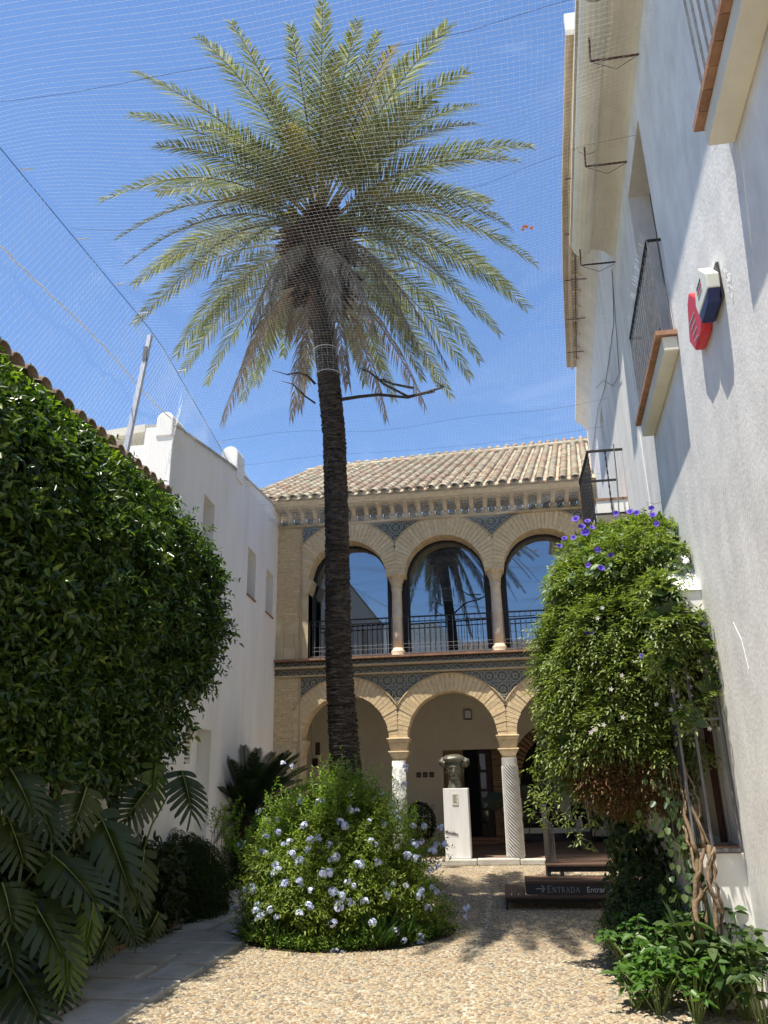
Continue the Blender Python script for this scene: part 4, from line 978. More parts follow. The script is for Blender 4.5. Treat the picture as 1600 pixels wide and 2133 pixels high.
# ------------------------------------------------------------------ sculpture and plinth
t = thing('plinth', 'tall white plinth with a small label standing on the arcade kerb', 'plinth', (-.97, 16.5, .1))
B().prism([(-1.225, 16.36, .115), (-.735, 16.36, .115), (-.715, 16.52, .115), (-.725, 16.80, .115), (-1.215, 16.80, .115)], (0, 0, 1.29)).build('block', M_plinth, t, bevel=.008)
B().box(-1.05, -.93, 16.349, 16.358, 1.10, 1.31).build('label_plate', M_steel, t).data.materials[0] = M_gutter
for k in range(7): B().box(-1.035, -.945-.01*(k % 3), 16.345, 16.348, 1.285-k*.024, 1.290-k*.024).build('print_line', M_textdim, t)
b = B(); xq = -1.22
for k in range(14):
    h1 = random.uniform(.015, .05); zq = .60-k*.004
    b.tube([(xq, 16.353, zq+random.uniform(-.01, .01)), (xq+.009, 16.353, zq+h1), (xq+.016, 16.353, zq-random.uniform(0, .03))], .0045, 4); xq += .0185
b.build('painted_signature', M_sign, t)
# bronze head with a wide cap
bh = thing('bronze_bust', 'grey green bronze head in a wide flat cap on the white plinth', 'sculpture', (-.98, 16.55, 1.405))
cxh, cyh, zh = -.99, 16.58, 1.405
def head():
    nth, nz_ = 64, 60; V = []; F = []
    for i in range(nz_+1):
        z = .60*i/nz_
        # neck 0-.20, jaw .18-.30, face to .44, skull to .60
        w = np.interp(z, [0, .10, .19, .22, .26, .32, .40, .46, .54, .585, .60], [.150, .135, .125, .128, .142, .160, .176, .180, .155, .08, .005])
        dpt = np.interp(z, [0, .10, .18, .21, .26, .32, .40, .46, .54, .585, .60], [.150, .125, .125, .165, .195, .200, .205, .205, .17, .09, .005])
        for j in range(nth):
            th = 2*math.pi*j/nth; x = w*math.cos(th); y = dpt*math.sin(th)     # front is -y
            f = max(0, -math.sin(th)); ang = x/.16
            zz = z
            if f > 0:
                # nose
                nz = math.exp(-(x/.020)**2)*np.interp(z, [.275, .29, .30, .35, .40, .42], [0, .040, .062, .042, .014, 0]); y -= nz
                y -= .016*math.exp(-((abs(x)-.022)/.012)**2)*math.exp(-((z-.297)/.014)**2)
                # eye sockets and lids
                y += .034*math.exp(-((abs(x)-.062)/.032)**2)*math.exp(-((z-.375)/.024)**2)*f
                y -= .020*math.exp(-((abs(x)-.060)/.020)**2)*math.exp(-((z-.368)/.012)**2)
                y -= .018*math.exp(-((abs(x)-.06)/.045)**2)*math.exp(-((z-.412)/.012)**2)
                # mouth
                y -= .018*math.exp(-(x/.036)**2)*math.exp(-((z-.252)/.008)**2); y -= .018*math.exp(-(x/.030)**2)*math.exp(-((z-.232)/.009)**2)
                y += .016*math.exp(-(x/.042)**2)*math.exp(-((z-.242)/.004)**2)
                y -= .022*math.exp(-(x/.035)**2)*math.exp(-((z-.198)/.014)**2)
                y += .014*math.exp(-((abs(x)-.085)/.03)**2)*math.exp(-((z-.27)/.04)**2)
            V.append((cxh+x, cyh+y, zh+z))
    for i in range(nz_):
        for j in range(nth): F.append((i*nth+j, i*nth+(j+1) % nth, (i+1)*nth+(j+1) % nth, (i+1)*nth+j))
    return V, F
V, F = head(); B().add(V, F).build('head', M_bronze, bh, smooth=True)
def blob(c, r, name, seed, parent, material, amp=.12, n=28):
    b = B(); V = []; F = []
    for i in range(n+1):
        ph = math.pi*i/n
        for j in range(2*n):
            th = math.pi*j/n; d = Vector((math.sin(ph)*math.cos(th), math.sin(ph)*math.sin(th), math.cos(ph)))
            q = 1+amp*vnoise(np.array([d])*2.4, 1.5, seed)[0]+amp*.3*vnoise(np.array([d])*9, 1.5, seed+1)[0]
            V.append((c[0]+d.x*r[0]*q, c[1]+d.y*r[1]*q, c[2]+d.z*r[2]*q))
    for i in range(n):
        for j in range(2*n): F.append((i*2*n+j, (i+1)*2*n+j, (i+1)*2*n+(j+1) % (2*n), i*2*n+(j+1) % (2*n)))
    return b.add(V, F).build(name, material, parent, smooth=True)
blob((cxh, cyh, zh+.555), (.245, .235, .105), 'cap_crown', 3, bh, M_bronze, .05)
blob((cxh-.20, cyh, zh+.500), (.115, .15, .092), 'cap_bun', 5, bh, M_bronze, .16); blob((cxh+.205, cyh, zh+.495), (.115, .15, .098), 'cap_bun', 8, bh, M_bronze, .16)
for s in (-1, 1):
    blob((cxh+s*.178, cyh+.01, zh+.345), (.022, .035, .055), 'ear', 9+s, bh, M_bronze, .1, 14)

# ------------------------------------------------------------------ entrance steps with the ENTRADA board
st = thing('wooden_steps', 'dark wooden entrance steps with a lettered riser board in front of the arcade', 'steps', (.8, 11.2, 0))
def planks(x0, x1, y0, y1, z, n, nm='tread_plank'):
    d = (y1-y0)/n
    for k in range(n): B().box(x0, x1, y0+k*d+.004, y0+(k+1)*d-.004, z-.028, z).build(nm, M_wood, st, bevel=.003)
planks(-.09, 2.0, 10.86, 11.02, .155, 1)
for k in range(3): B().box(-.09+k*.09, -.09+k*.09+.085, 11.021, 12.1, .127, .155).build('tread_plank', M_wood, st, bevel=.003)
B().box(-.08, 1.99, 10.90, 10.93, .085, .126).build('step_beam', M_iron, st)
for (x_, y_) in ((-.07, 10.88), (-.07, 11.9), (1.9, 10.9)): B().box(x_-.012, x_+.018, y_, y_+.03, 0, .126).build('step_leg', M_iron, st)
planks(.185, 2.0, 11.00, 11.62, .315, 4)
B().box(.185, 2.0, 11.01, 11.03, .157, .286).build('riser_board', M_sign, st)
planks(.485, 1.95, 11.48, 11.98, .465, 4)
B().box(.485, 1.95, 11.50, 11.53, .37, .436).build('step_beam', M_iron, st)
for x_ in (.49, .66, 1.5): B().box(x_, x_+.05, 11.50, 11.54, .316, .369).build('step_leg', M_iron, st)
B().box(.185, .205, 11.031, 11.62, .157, .286).build('step_side', M_wood, st); B().box(.49, .51, 11.55, 11.98, .0, .436).build('step_side', M_iron, st)
planks(.55, 1.95, 11.99, 12.9, .465, 6)
def serif(ch, x, h, out):
    """letters of bars with small serifs; returns width"""
    s = h*.13; w = h*.62
    def bar(x0, z0, x1, z1, t):
        d = Vector((x1-x0, 0, z1-z0)); l = d.length; n_ = Vector((-d.z, 0, d.x))/l*t/2
        a, c = Vector((x+x0, 0, z0)), Vector((x+x1, 0, z1))
        out.prism([a-n_, c-n_, c+n_, a+n_], (0, -.003, 0))
    def ser(xc, zc, l=.16): bar(xc-h*l, zc, xc+h*l, zc, s*.4)
    if ch == 'E': bar(.1*h, 0, .1*h, h, s); bar(0, h, .5*h, h, s*.5); bar(0, 0, .52*h, 0, s*.5); bar(.1*h, .52*h, .42*h, .52*h, s*.5); bar(.5*h, h, .5*h, .84*h, s*.5); bar(.52*h, 0, .54*h, .16*h, s*.5); w = .6*h
    if ch == 'N': bar(.1*h, 0, .1*h, h, s*.6); bar(.1*h, h, .68*h, 0, s*1.1); bar(.68*h, 0, .68*h, h, s*.6); ser(.1*h, 0, .1); ser(.68*h, h, .12); w = .8*h
    if ch == 'T': bar(.34*h, 0, .34*h, h, s); bar(.02*h, h, .66*h, h, s*.6); ser(.34*h, 0, .13); bar(.02*h, h, .02*h, .82*h, s*.5); bar(.66*h, h, .66*h, .82*h, s*.5); w = .68*h
    if ch == 'R':
        bar(.12*h, 0, .12*h, h, s); ser(.12*h, 0, .12); pr = [(.12, 1), (.38, 1), (.5, .9), (.52, .76), (.46, .6), (.34, .53), (.12, .53)]
        for a, c in zip(pr[:-1], pr[1:]): bar(a[0]*h, a[1]*h, c[0]*h, c[1]*h, s*.7)
        bar(.3*h, .53*h, .64*h, 0, s); w = .68*h
    if ch == 'A': bar(.02*h, 0, .36*h, h, s*.5); bar(.36*h, h, .7*h, 0, s*1.1); bar(.14*h, .34*h, .58*h, .34*h, s*.5); ser(.04*h, 0, .1); ser(.7*h, 0, .11); w = .76*h
    if ch == 'D':
        bar(.12*h, 0, .12*h, h, s); pr = [(.02, 1), (.4, 1), (.6, .88), (.7, .62), (.7, .38), (.6, .12), (.4, 0), (.02, 0)]
        for a, c in zip(pr[:-1], pr[1:]): bar(a[0]*h, a[1]*h, c[0]*h, c[1]*h, s*(1.0 if .6 < a[0]+.1 else .6))
        w = .8*h
    return w
tb = B(); x_ = .455; first = True
for ch in 'ENTRADA':
    h = .080 if first else .062; k0 = len(tb.v); x0_ = x_
    sub = B(); w = serif(ch, x_, h, sub); tb.add([(v[0], 11.0085+v[1], v[2]+.183) for v in sub.v], sub.f); x_ += w+.012; first = False
tb.build('lettering_entrada', M_textdim, st)
ar = B(); ar.prism([(.31, 11.0085, .222), (.40, 11.0085, .222), (.40, 11.0085, .234), (.31, 11.0085, .234)], (0, -.003, 0))
for s_ in (-1, 1): ar.prism([(.425, 11.008, .228), (.41, 11.008, .228-.0), (.375, 11.008, .228+s_*.04), (.392, 11.008, .228+s_*.042)], (0, -.003, 0))
ar.build('arrow', M_textdim, st)
fc = bpy.data.curves.new('lettering_entrance', 'FONT'); fc.body = 'Entrance'; fc.size = .092; fc.extrude = .001
fo = bpy.data.objects.new('tmp', fc); C.objects.link(fo); dg = bpy.context.evaluated_depsgraph_get(); me = bpy.data.meshes.new_from_object(fo.evaluated_get(dg)); bpy.data.objects.remove(fo)
me.transform(Matrix.Translation((x_+.075, 11.006, .185))@Matrix.Rotation(R(90), 4, 'X')); me.materials.clear()
link('lettering_entrance', me, M_text, st)
# handrail posts
for k, (xa, lb_) in enumerate(((.49, 'left brown metal handrail stand on the wooden steps'), (1.50, 'right brown metal handrail stand beside the ivy on the wooden steps'))):
    t = thing('handrail_stand', lb_, 'handrail', (xa, 11.8, .465), 'handrail stands on the entrance steps')
    sgn = 1 if k == 0 else -1
    B().box(xa, xa+.07, 11.75, 11.79, .466, 1.21).build('post', M_steel, t, bevel=.004)
    for q in range(4):
        xx = xa+sgn*(.055+.022*q)+(.0 if sgn > 0 else .06); B().box(xx, xx+.015, 11.66-.02*q, 11.70-.02*q, .466, 1.0-.02*q).build('rail_bar', M_steel, t, bevel=.002)
        B().box(xx-.002, xx+.017, 11.655-.02*q, 11.705-.02*q, 1.001-.02*q, 1.006-.02*q).build('bar_cap', M_post, t)
t = thing('dark_feather', 'thin dark stick lying on the cobbles in front of the kerb', 'stick', (-1.1, 15.8, .03)); B().tube([(-1.25, 15.75, .03), (-1.05, 15.72, .035), (-.88, 15.78, .03)], [.008, .016, .005], 5).build('stick', M_darkwood, t)
#PLANTS
# ------------------------------------------------------------------ date palm
palm = thing('date_palm', 'tall date palm with a dark ringed trunk and a wide drooping crown above the net', 'palm tree', (-1.83, 9.5, 0))
def trunk_c(z):
    return Vector((float(np.interp(z, [0, 1.0, 1.8, 3, 4.6, 6, 7.06, 8.2, 9.4], [-1.72, -1.79, -1.87, -1.945, -1.965, -2.0, -2.09, -2.19, -2.25])), 9.5, z))
def trunk_r(z): return float(np.interp(z, [0, .5, 1.2, 2, 3, 4, 5, 6, 7, 8.3], [.30, .23, .180, .166, .152, .144, .141, .141, .143, .15]))
nth = 20; V = []; F = []; nz_ = 150
for i in range(nz_+1):
    z = 8.6*i/nz_; c = trunk_c(z); r = trunk_r(z)*.92
    for j in range(nth): th = 2*math.pi*j/nth; V.append((c.x+r*math.cos(th), c.y+r*math.sin(th), z))
for i in range(nz_):
    for j in range(nth): F.append((i*nth+j, i*nth+(j+1) % nth, (i+1)*nth+(j+1) % nth, (i+1)*nth+j))
z = .1; row = 0
while z < 8.5:
    c = trunk_c(z); r = trunk_r(z); n = 9
    for j in range(n):
        th = 2*math.pi*(j+.5*(row % 2)+random.uniform(-.14, .14))/n; w = 2*math.pi*r/n*.62*random.uniform(.85, 1.25); h = random.uniform(.026, .046); out = random.uniform(.012, .034); dz = random.uniform(-.014, .014)
        e = Vector((math.cos(th), math.sin(th), 0)); s = Vector((-math.sin(th), math.cos(th), 0)); p = c+Vector((0, 0, dz))
        k = len(V)
        V += [tuple(p+e*(r*.90)-s*w+Vector((0, 0, -h*.5))), tuple(p+e*(r*.90)+s*w+Vector((0, 0, -h*.5+random.uniform(-.008, .008)))),
              tuple(p+e*(r+out*.4)-s*w*.9+Vector((0, 0, h*.2))), tuple(p+e*(r+out*.4)+s*w*.9+Vector((0, 0, h*.2))),
              tuple(p+e*(r+out)+s*w*random.uniform(-.3, .3)+Vector((0, 0, h*.35))), tuple(p+e*(r*.88)-s*w*.9+Vector((0, 0, h*.9))), tuple(p+e*(r*.88)+s*w*.9+Vector((0, 0, h*.9))), tuple(p+e*(r+out*.5)+Vector((0, 0, -h*.35)))]
        F += [(k, k+7, k+4, k+2), (k+7, k+1, k+3, k+4), (k+2, k+4, k+5, k+2), (k+4, k+3, k+6, k+5)]
        F[-2] = (k+2, k+4, k+5)
    z += random.uniform(.030, .043); row += 1
B().add(V, F).build('trunk', M_bark, palm)
# crown base: old leaf bases and fibre
b = B(); CB = trunk_c(9.2)
for k in range(520):
    t_ = random.random(); z = 8.35+t_*1.35; th = random.uniform(0, 6.283)
    r = np.interp(z, [8.0, 8.5, 9.0, 9.6, 9.9], [.14, .24, .50, .42, .25])
    c = trunk_c(min(z, 9.4)); e = Vector((math.cos(th), math.sin(th), 0))
    p0 = Vector((c.x, c.y, z))+e*r*.75; L_ = random.uniform(.12, .40)
    d = (e*random.uniform(.5, 1.1)+Vector((0, 0, random.uniform(-.9, .8) if z < 9 else random.uniform(-.1, 1)))).normalized()
    b.tube([p0, p0+d*L_*.6, p0+d*L_+Vector((0, 0, -.06))], [random.uniform(.03, .06), .032, .012], 5)
b.build('leaf_bases', M_boot, palm)
V = []; F = []
b = B(); b.lathe((CB.x, CB.y, 0), [(.15, 7.9), (.17, 8.3), (.28, 8.8), (.33, 9.3), (.25, 9.7), (.10, 9.9)], 24, lambda th, z: 1+.12*math.sin(5*th+9*z)); b.build('crown_heart', M_boot, palm)

def frond(A, Bp, arch, side_sag, material, rib, name='frond', nl=62, leaf=.42, twist=0.0, wid=.024, dens=1.0, hang=0.0, gapped=0):
    A, Bp = Vector(A), Vector(Bp); L = (Bp-A).length
    mid = (A+Bp)/2+Vector((0, 0, arch)); 
    def pos(t): return A*(1-t)**2+mid*2*t*(1-t)+Bp*t*t
    def tan(t): return ((mid-A)*(1-t)+(Bp-mid)*t).normalized()
    up0 = Vector((0, 0, 1)); rad = Vector((Bp.x-A.x, Bp.y-A.y, 0))
    if rad.length < .1: rad = Vector((1, 0, 0))
    rad.normalize(); sd = rad.cross(up0).normalized(); sd = (Matrix.Rotation(twist, 3, rad)@sd)
    V = []; F = []
    k = 0
    pts_ = [pos(i/14) for i in range(15)]; bb = B(); bb.tube(pts_, [max(.004, .024*(1-i/14*.9)) for i in range(15)], 4, False); V += bb.v; F += bb.f
    nrib = len(F)
    for i in range(nl):
        t = .17+.83*(i+.5)/nl
        for s in (-1, 1):
            if random.random() < gapped: continue
            tj = min(1, t+random.uniform(-.006, .006)); p = pos(tj); T_ = tan(tj); nrm = T_.cross(sd*1).normalized(); nrm = -nrm if nrm.z < 0 and abs(nrm.z) > .2 else nrm
            prof = np.interp(t, [.1, .25, .55, .85, 1.0], [.5, .95, 1.0, .62, .34])*leaf*random.uniform(.82, 1.12)
            fwd = np.interp(t, [.1, .5, 1.0], [.75, 1.1, 1.9])
            vlift = random.uniform(.05, .55)
            d = (T_*fwd+sd*s*1.0+nrm*vlift+Vector((0, 0, -hang))+Vector((random.gauss(0, .07), random.gauss(0, .07), random.gauss(0, .07)))).normalized()
            w = wid*random.uniform(.8, 1.2)
            wv = d.cross(nrm).normalized()*w*.5
            m1 = p+d*prof*.45; e = p+d*prof+Vector((0, 0, -prof*.10-hang*.1))
            k = len(V); V += [tuple(p-wv*.5), tuple(p+wv*.5), tuple(m1+wv), tuple(m1-wv), tuple(e)]
            F += [(k, k+1, k+2, k+3), (k+3, k+2, k+4)]
    me = bpy.data.meshes.new(name); me.from_pydata(V, [], F); me.materials.append(material); me.materials.append(rib)
    mi = [1]*nrib+[0]*(len(F)-nrib); me.polygons.foreach_set('material_index', mi); me.update()
    return link(name, me, None, palm)
FA = Vector((-2.25, 9.5, 9.55))
def tip(px, py, L, near=True, A=FA):
    w = Vector(ray(px, py)).normalized(); o = Vector((0, 0, EYE)); oc = A-o
    tc_ = oc.dot(w); d2 = oc.length_squared-tc_*tc_
    h = math.sqrt(max(0, L*L-d2)); t = tc_-h if near else tc_+h
    return o+w*t
G, Yw, D_ = (L_palm, M_rachis), (L_palmy, M_rachis), (L_palmd, M_rachisd)
tips = [  # px, py, length, near?, arch, look
 (672, 6, 3.6, 1, .35, G), (483, 48, 3.7, 1, .5, G), (415, 78, 3.5, 1, .75, G), (605, 55, 3.3, 1, .5, G), (283, 150, 3.6, 1, .65, G), (272, 238, 3.5, 1, .8, G), (330, 303, 3.2, 1, .7, G),
 (213, 418, 3.6, 1, 1.25, G), (240, 500, 3.6, 1, 1.2, G), (262, 550, 3.6, 1, 1.1, G), (283, 590, 3.6, 0, 1.15, G), (283, 672, 3.7, 0, 1.2, G), (368, 740, 3.6, 0, 1.2, G), (383, 772, 3.9, 0, 1.1, G),
 (745, 45, 3.4, 1, .5, G), (788, 68, 3.3, 1, .5, G), (818, 100, 3.2, 1, .5, Yw), (932, 55, 3.8, 1, .5, G), (973, 150, 3.6, 1, .75, G), (988, 218, 3.4, 1, .9, G), (990, 258, 3.3, 1, .9, G), (1108, 304, 3.7, 1, .85, G), (1075, 335, 3.5, 1, .9, G),
 (1112, 548, 3.7, 1, 1.3, G), (1095, 640, 3.8, 0, 1.25, G), (1040, 695, 3.7, 0, 1.25, G), (1000, 752, 3.7, 0, 1.2, G), (978, 785, 3.8, 0, 1.2, G), (940, 828, 4.0, 0, 1.0, G), (1035, 600, 3.5, 1, 1.2, G), (985, 480, 3.4, 1, 1.1, Yw), (1060, 470, 3.5, 1, 1.2, G),
 (430, 800, 4.0, 0, 1.0, G), (535, 800, 3.9, 0, .8, G), (590, 740, 3.3, 0, .6, G), (665, 720, 3.1, 0, .5, G), (745, 740, 3.2, 0, .6, G), (795, 770, 3.6, 0, .7, G), (850, 650, 3.1, 0, .9, G), (912, 800, 4.0, 0, .9, G), (450, 590, 3.2, 1, 1.0, G), (330, 560, 3.4, 0, 1.1, G),
 (505, 835, 4.2, 0, .9, G), (560, 720, 3.2, 0, .8, G), (640, 790, 3.4, 0, .6, G), (820, 830, 3.9, 0, .8, G), (880, 790, 3.6, 0, .9, G), (760, 800, 3.4, 0, .7, G), (420, 700, 3.4, 0, 1.1, G), (340, 620, 3.3, 1, 1.2, G), (460, 650, 2.9, 0, 1.0, G),
 (520, 150, 3.2, 1, .5, G), (560, 200, 3.0, 1, .5, G), (640, 130, 3.1, 1, .45, G), (700, 110, 3.1, 1, .4, G), (860, 170, 3.1, 1, .5, G), (900, 210, 3.1, 1, .6, G), (930, 300, 3.0, 1, .7, G), (420, 260, 3.1, 1, .6, G), (400, 380, 3.0, 1, .9, G), (420, 450, 2.9, 1, .9, Yw), (880, 400, 2.9, 1, .8, Yw), (960, 380, 3.1, 1, .8, G), (600, 260, 2.7, 1, .4, Yw), (760, 230, 2.8, 1, .4, Yw), (700, 250, 2.6, 1, .3, G),
 (610, 360, 2.3, 1, .5, G), (720, 350, 2.2, 1, .4, G), (800, 330, 2.5, 1, .5, G), (520, 300, 2.8, 1, .5, G), (700, 60, 3.3, 0, .3, G), (560, 120, 3.2, 0, .4, G), (850, 120, 3.3, 0, .4, G), (660, 180, 2.8, 0, .3, G), (780, 160, 2.9, 0, .3, G),
 (330, 400, 3.4, 0, .9, G), (400, 560, 3.1, 0, 1.0, G), (470, 520, 2.8, 1, .9, G), (950, 560, 3.0, 1, 1.0, G), (900, 640, 3.1, 0, 1.0, G), (850, 700, 3.2, 0, .9, G), (990, 660, 3.4, 1, 1.2, G), (1020, 420, 3.2, 0, .9, G), (540, 560, 2.3, 1, .7, G), (840, 540, 2.4, 1, .8, G), (1060, 600, 3.6, 0, 1.2, G)]
for ti, (px, py, L, near, arch, look) in enumerate(tips):
    if (L < 3.0 and ti % 3) or ti in (51, 53, 55, 57, 62, 66, 70, 71, 73, 79): continue
    Bp = tip(px, py, L, bool(near)); e = Vector((Bp.x-FA.x, Bp.y-FA.y, 0)); e.normalize()
    z0 = np.interp(py, [0, 400, 900], [.35, 0, -.45]); A = FA+e*.18+Vector((0, 0, z0))
    frond(A, Bp, arch, 0, look[0], look[1], twist=random.uniform(-.5, .5), leaf=random.uniform(.42, .54), nl=92, wid=.019, hang=random.uniform(.0, .25))
dead = [(462, 880, 4.3, 0, .8), (607, 872, 4.0, 0, .5), (625, 850, 3.7, 0, .5), (805, 872, 4.1, 0, .7), (885, 845, 4.1, 0, .7), (725, 800, 3.3, 1, .3), (705, 640, 2.2, 1, .3), (520, 690, 2.7, 1, .9), (500, 780, 3.3, 0, .9), (870, 720, 3.0, 1, .9), (930, 760, 3.4, 1, 1.1), (690, 560, 1.6, 1, .3), (780, 690, 2.7, 1, .6), (560, 640, 2.2, 1, .7), (600, 700, 2.5, 0, .4), (830, 610, 2.3, 1, .8)]
for (px, py, L, near, arch) in dead:
    Bp = tip(px, py, L, bool(near), FA+Vector((0, 0, -.5))); e = Vector((Bp.x-FA.x, Bp.y-FA.y, 0)); e.normalize(); A = FA+e*.25+Vector((0, 0, -.45))
    tag(frond(A, Bp, arch, 0, L_palmd, M_rachisd, name='dead_frond', nl=64, leaf=.34, wid=.022, hang=1.0, gapped=.2), 'brown dead frond hanging under the crown')
# fruit stalks hanging over the net, and stubs beside the trunk
def stalk(pts_, r=.02, nm='fruit_stalk', flare=3):
    b = B(); b.tube([atY(*p) for p in pts_], [r*(1-.5*i/len(pts_)) for i in range(len(pts_))], 6)
    e = atY(*pts_[-1])
    for k in range(flare): b.tube([e, e+Vector((random.uniform(-.2, .2), random.uniform(-.1, .1), random.uniform(-.05, .16)))], [r*.5, .004], 4)
    b.build(nm, M_twig, palm, smooth=True)
stalk([(711, 832, 9.5), (750, 826, 9.7), (790, 822, 9.9), (850, 828, 10.1), (905, 812, 10.2), (925, 806, 10.3)], .026)
stalk([(905, 815, 10.2), (850, 826, 10.1), (800, 800, 10.0), (770, 775, 9.9), (758, 770, 9.9)], .022)
stalk([(860, 808, 10.1), (820, 800, 10.0), (790, 790, 9.9)], .02)
stalk([(657, 800, 9.5), (640, 782, 9.4), (620, 776, 9.4), (598, 780, 9.4)], .018, flare=1); stalk([(657, 840, 9.5), (635, 825, 9.4), (610, 800, 9.4)], .014, flare=1)
b = B(); c = trunk_c(7.15); b.tube([(c.x+.20, c.y-.02, 7.5), (c.x+.21, c.y-.03, 7.2)], .02, 4); tag(b.build('strap', M_yellow, palm), 'yellow strap on the trunk')

# ------------------------------------------------------------------ bird nets
def net_z(x, y):
    d = math.hypot(x+2.09, y-9.5)
    return 7.10+.10*math.sin(y*1.15+.6*math.sin(x))*(.6)+.05*math.sin(x*2.1+y*.7)-.05+(.22*max(0, x)/1.7)*(1 if y < 9 else .5)+.03*math.sin(3*y+2*x)
def net_l(y): return float(np.interp(y, [0, 5, 8.2, 12.2, 16.4], [-4.2, -4.14, -4.07, -4.52, -4.80]))
def net_r(y): return rx(max(y, .1))-.02
net = thing('bird_net', 'fine white bird net stretched like a ceiling over the whole courtyard', 'net', (-1, 8, 7.1))
def strips(lines, r):
    Vs = []; Fs = []; k = 0
    for pts_ in lines:
        p = np.array(pts_); t = unit(np.gradient(p, axis=0)); a = unit(np.cross(t, np.array([0, 0, 1.]))+1e-6); b_ = np.cross(a, t); n = len(p)
        ring = [p+r*(a*math.cos(q)+b_*math.sin(q)) for q in (0.5, 2.6, 4.7)]
        Vs.append(np.stack(ring, 1).reshape(-1, 3)); i = np.arange(n-1)[:, None]*3
        for j in range(3): Fs.append(k+i+np.array([[j, (j+1) % 3, 3+(j+1) % 3, 3+j]]))
        k += n*3
    return np.concatenate(Vs), np.concatenate(Fs)
lines = []
y_ = 1.0
while y_ < 16.35:
    xl, xr_ = net_l(y_), net_r(y_); xs = np.linspace(xl, xr_, 16)
    lines.append([(x, y_+.03*math.sin(x*1.7+y_)-.12*(x-xl)/(xr_-xl), net_z(x, y_)) for x in xs]); y_ += .05
V, F = strips(lines, .0008); link('cross_threads', npmesh('cross_threads', V, F), M_thread, net)['kind'] = 'stuff'
lines = []
nl = 118
for i in range(nl+1):
    f_ = i/nl; lines.append([(net_l(y__)+(net_r(y__)-net_l(y__))*f_+.01*math.sin(7*y__), y__, net_z(net_l(y__)+(net_r(y__)-net_l(y__))*f_, y__)) for y__ in np.linspace(1.0, 16.35, 60)])
V, F = strips(lines, .0007); link('long_threads', npmesh('long_threads', V, F), M_thread, net)['kind'] = 'stuff'
for k, yy in enumerate((4.4, 6.1, 11.3, 12.4, 13.3, 14.4, 15.4)):
    B().tube([(net_l(yy)+(net_r(yy)-net_l(yy))*i/12, yy+.06*math.sin(i), net_z(net_l(yy)+(net_r(yy)-net_l(yy))*i/12, yy)-.02) for i in range(13)], .0018, 4).build('support_wire', M_wire, net)
c = trunk_c(7.05); r = trunk_r(7)+.035
B().tube([(c.x+r*math.cos(a), c.y+r*math.sin(a), 7.05) for a in np.linspace(0, 6.283, 25)], .005, 5).build('gathered_cord', M_thread, net); B().tube([(trunk_c(7.45).x+r*math.cos(a), c.y+r*math.sin(a), 7.45) for a in np.linspace(0, 6.283, 25)], .006, 5).build('gathered_cord', M_thread, net)
lines = []
for i in range(14):
    a = 2*math.pi*i/14; lines.append([(trunk_c(z_).x+r*math.cos(a+.25*z_), c.y+r*math.sin(a+.25*z_), z_) for z_ in np.linspace(7.05, 7.5, 6)])
for z_ in np.arange(7.05, 7.5, .12): lines.append([(trunk_c(z_).x+r*math.cos(a), c.y+r*math.sin(a), z_) for a in np.linspace(0, 6.283, 20)])
V, F = strips(lines, .0013); link('trunk_sleeve', npmesh('trunk_sleeve', V, F), M_thread, net)['kind'] = 'stuff'
B().tube([(net_l(y__), y__, 7.06+.0*y__) for y__ in np.linspace(1, 16.4, 30)], .0045, 5).build('edge_cable', M_wire, net)
for yy in (5.2, 6.2, 7.0, 7.6, 9.0, 11.4): B().tube([(net_l(yy)+.02, yy, 7.05), (net_l(yy)+.14, yy+.02, 7.07)], .008, 4).build('cable_clip', M_post, net)
sn = thing('bird_net', 'side net hanging from the dark edge cable down to the left tiled coping', 'net', (-4.2, 7, 5.5))
lines = []
def side(y__, f_): 
    zb = 5.42 if y__ < 9.3 else ptop(min(y__, 16.4))-.05
    xb = -4.32 if y__ < 9.3 else lx(y__)+.02
    return (net_l(y__)+(xb-net_l(y__))*f_+.02*math.sin(6*y__+5*f_), y__, 7.05+(zb-7.05)*f_)
s_ = 0
for y0_ in np.arange(1, 13.5, .065):
    for sg in (1, -1):
        L_ = [side(max(1, y0_+sg*f_*.8), f_) for f_ in np.linspace(0, 1, 10)]; lines.append(L_)
V, F = strips(lines, .0011); link('net_threads', npmesh('net_threads', V, F), M_thread, sn)['kind'] = 'stuff'
B().tube([(-4.3+.01*math.sin(20*y__), y__, np.interp(y__, [1, 5.3, 9.25], [6.33, 6.36, 6.46])+.03*math.sin(2*y__)) for y__ in np.linspace(1, 9.25, 60)], .010, 4).build('sagging_rope', M_thread, sn)
t = thing('orange_scrap', 'small orange scrap caught in the net right of the palm crown', 'scrap', tuple(atY(1094, 473, 9))); e = atY(1094, 473, 8.9)
b = B()
for k in range(5): d = Vector((random.uniform(-.07, .07), random.uniform(-.03, .03), random.uniform(-.03, .03))); b.add([e+d, e+d+Vector((.05, .0, .02)), e+d+Vector((.03, .02, -.03)), e+d+Vector((-.02, .01, -.01))], [(0, 1, 2, 3)])
b.build('scrap', M_orange, t)

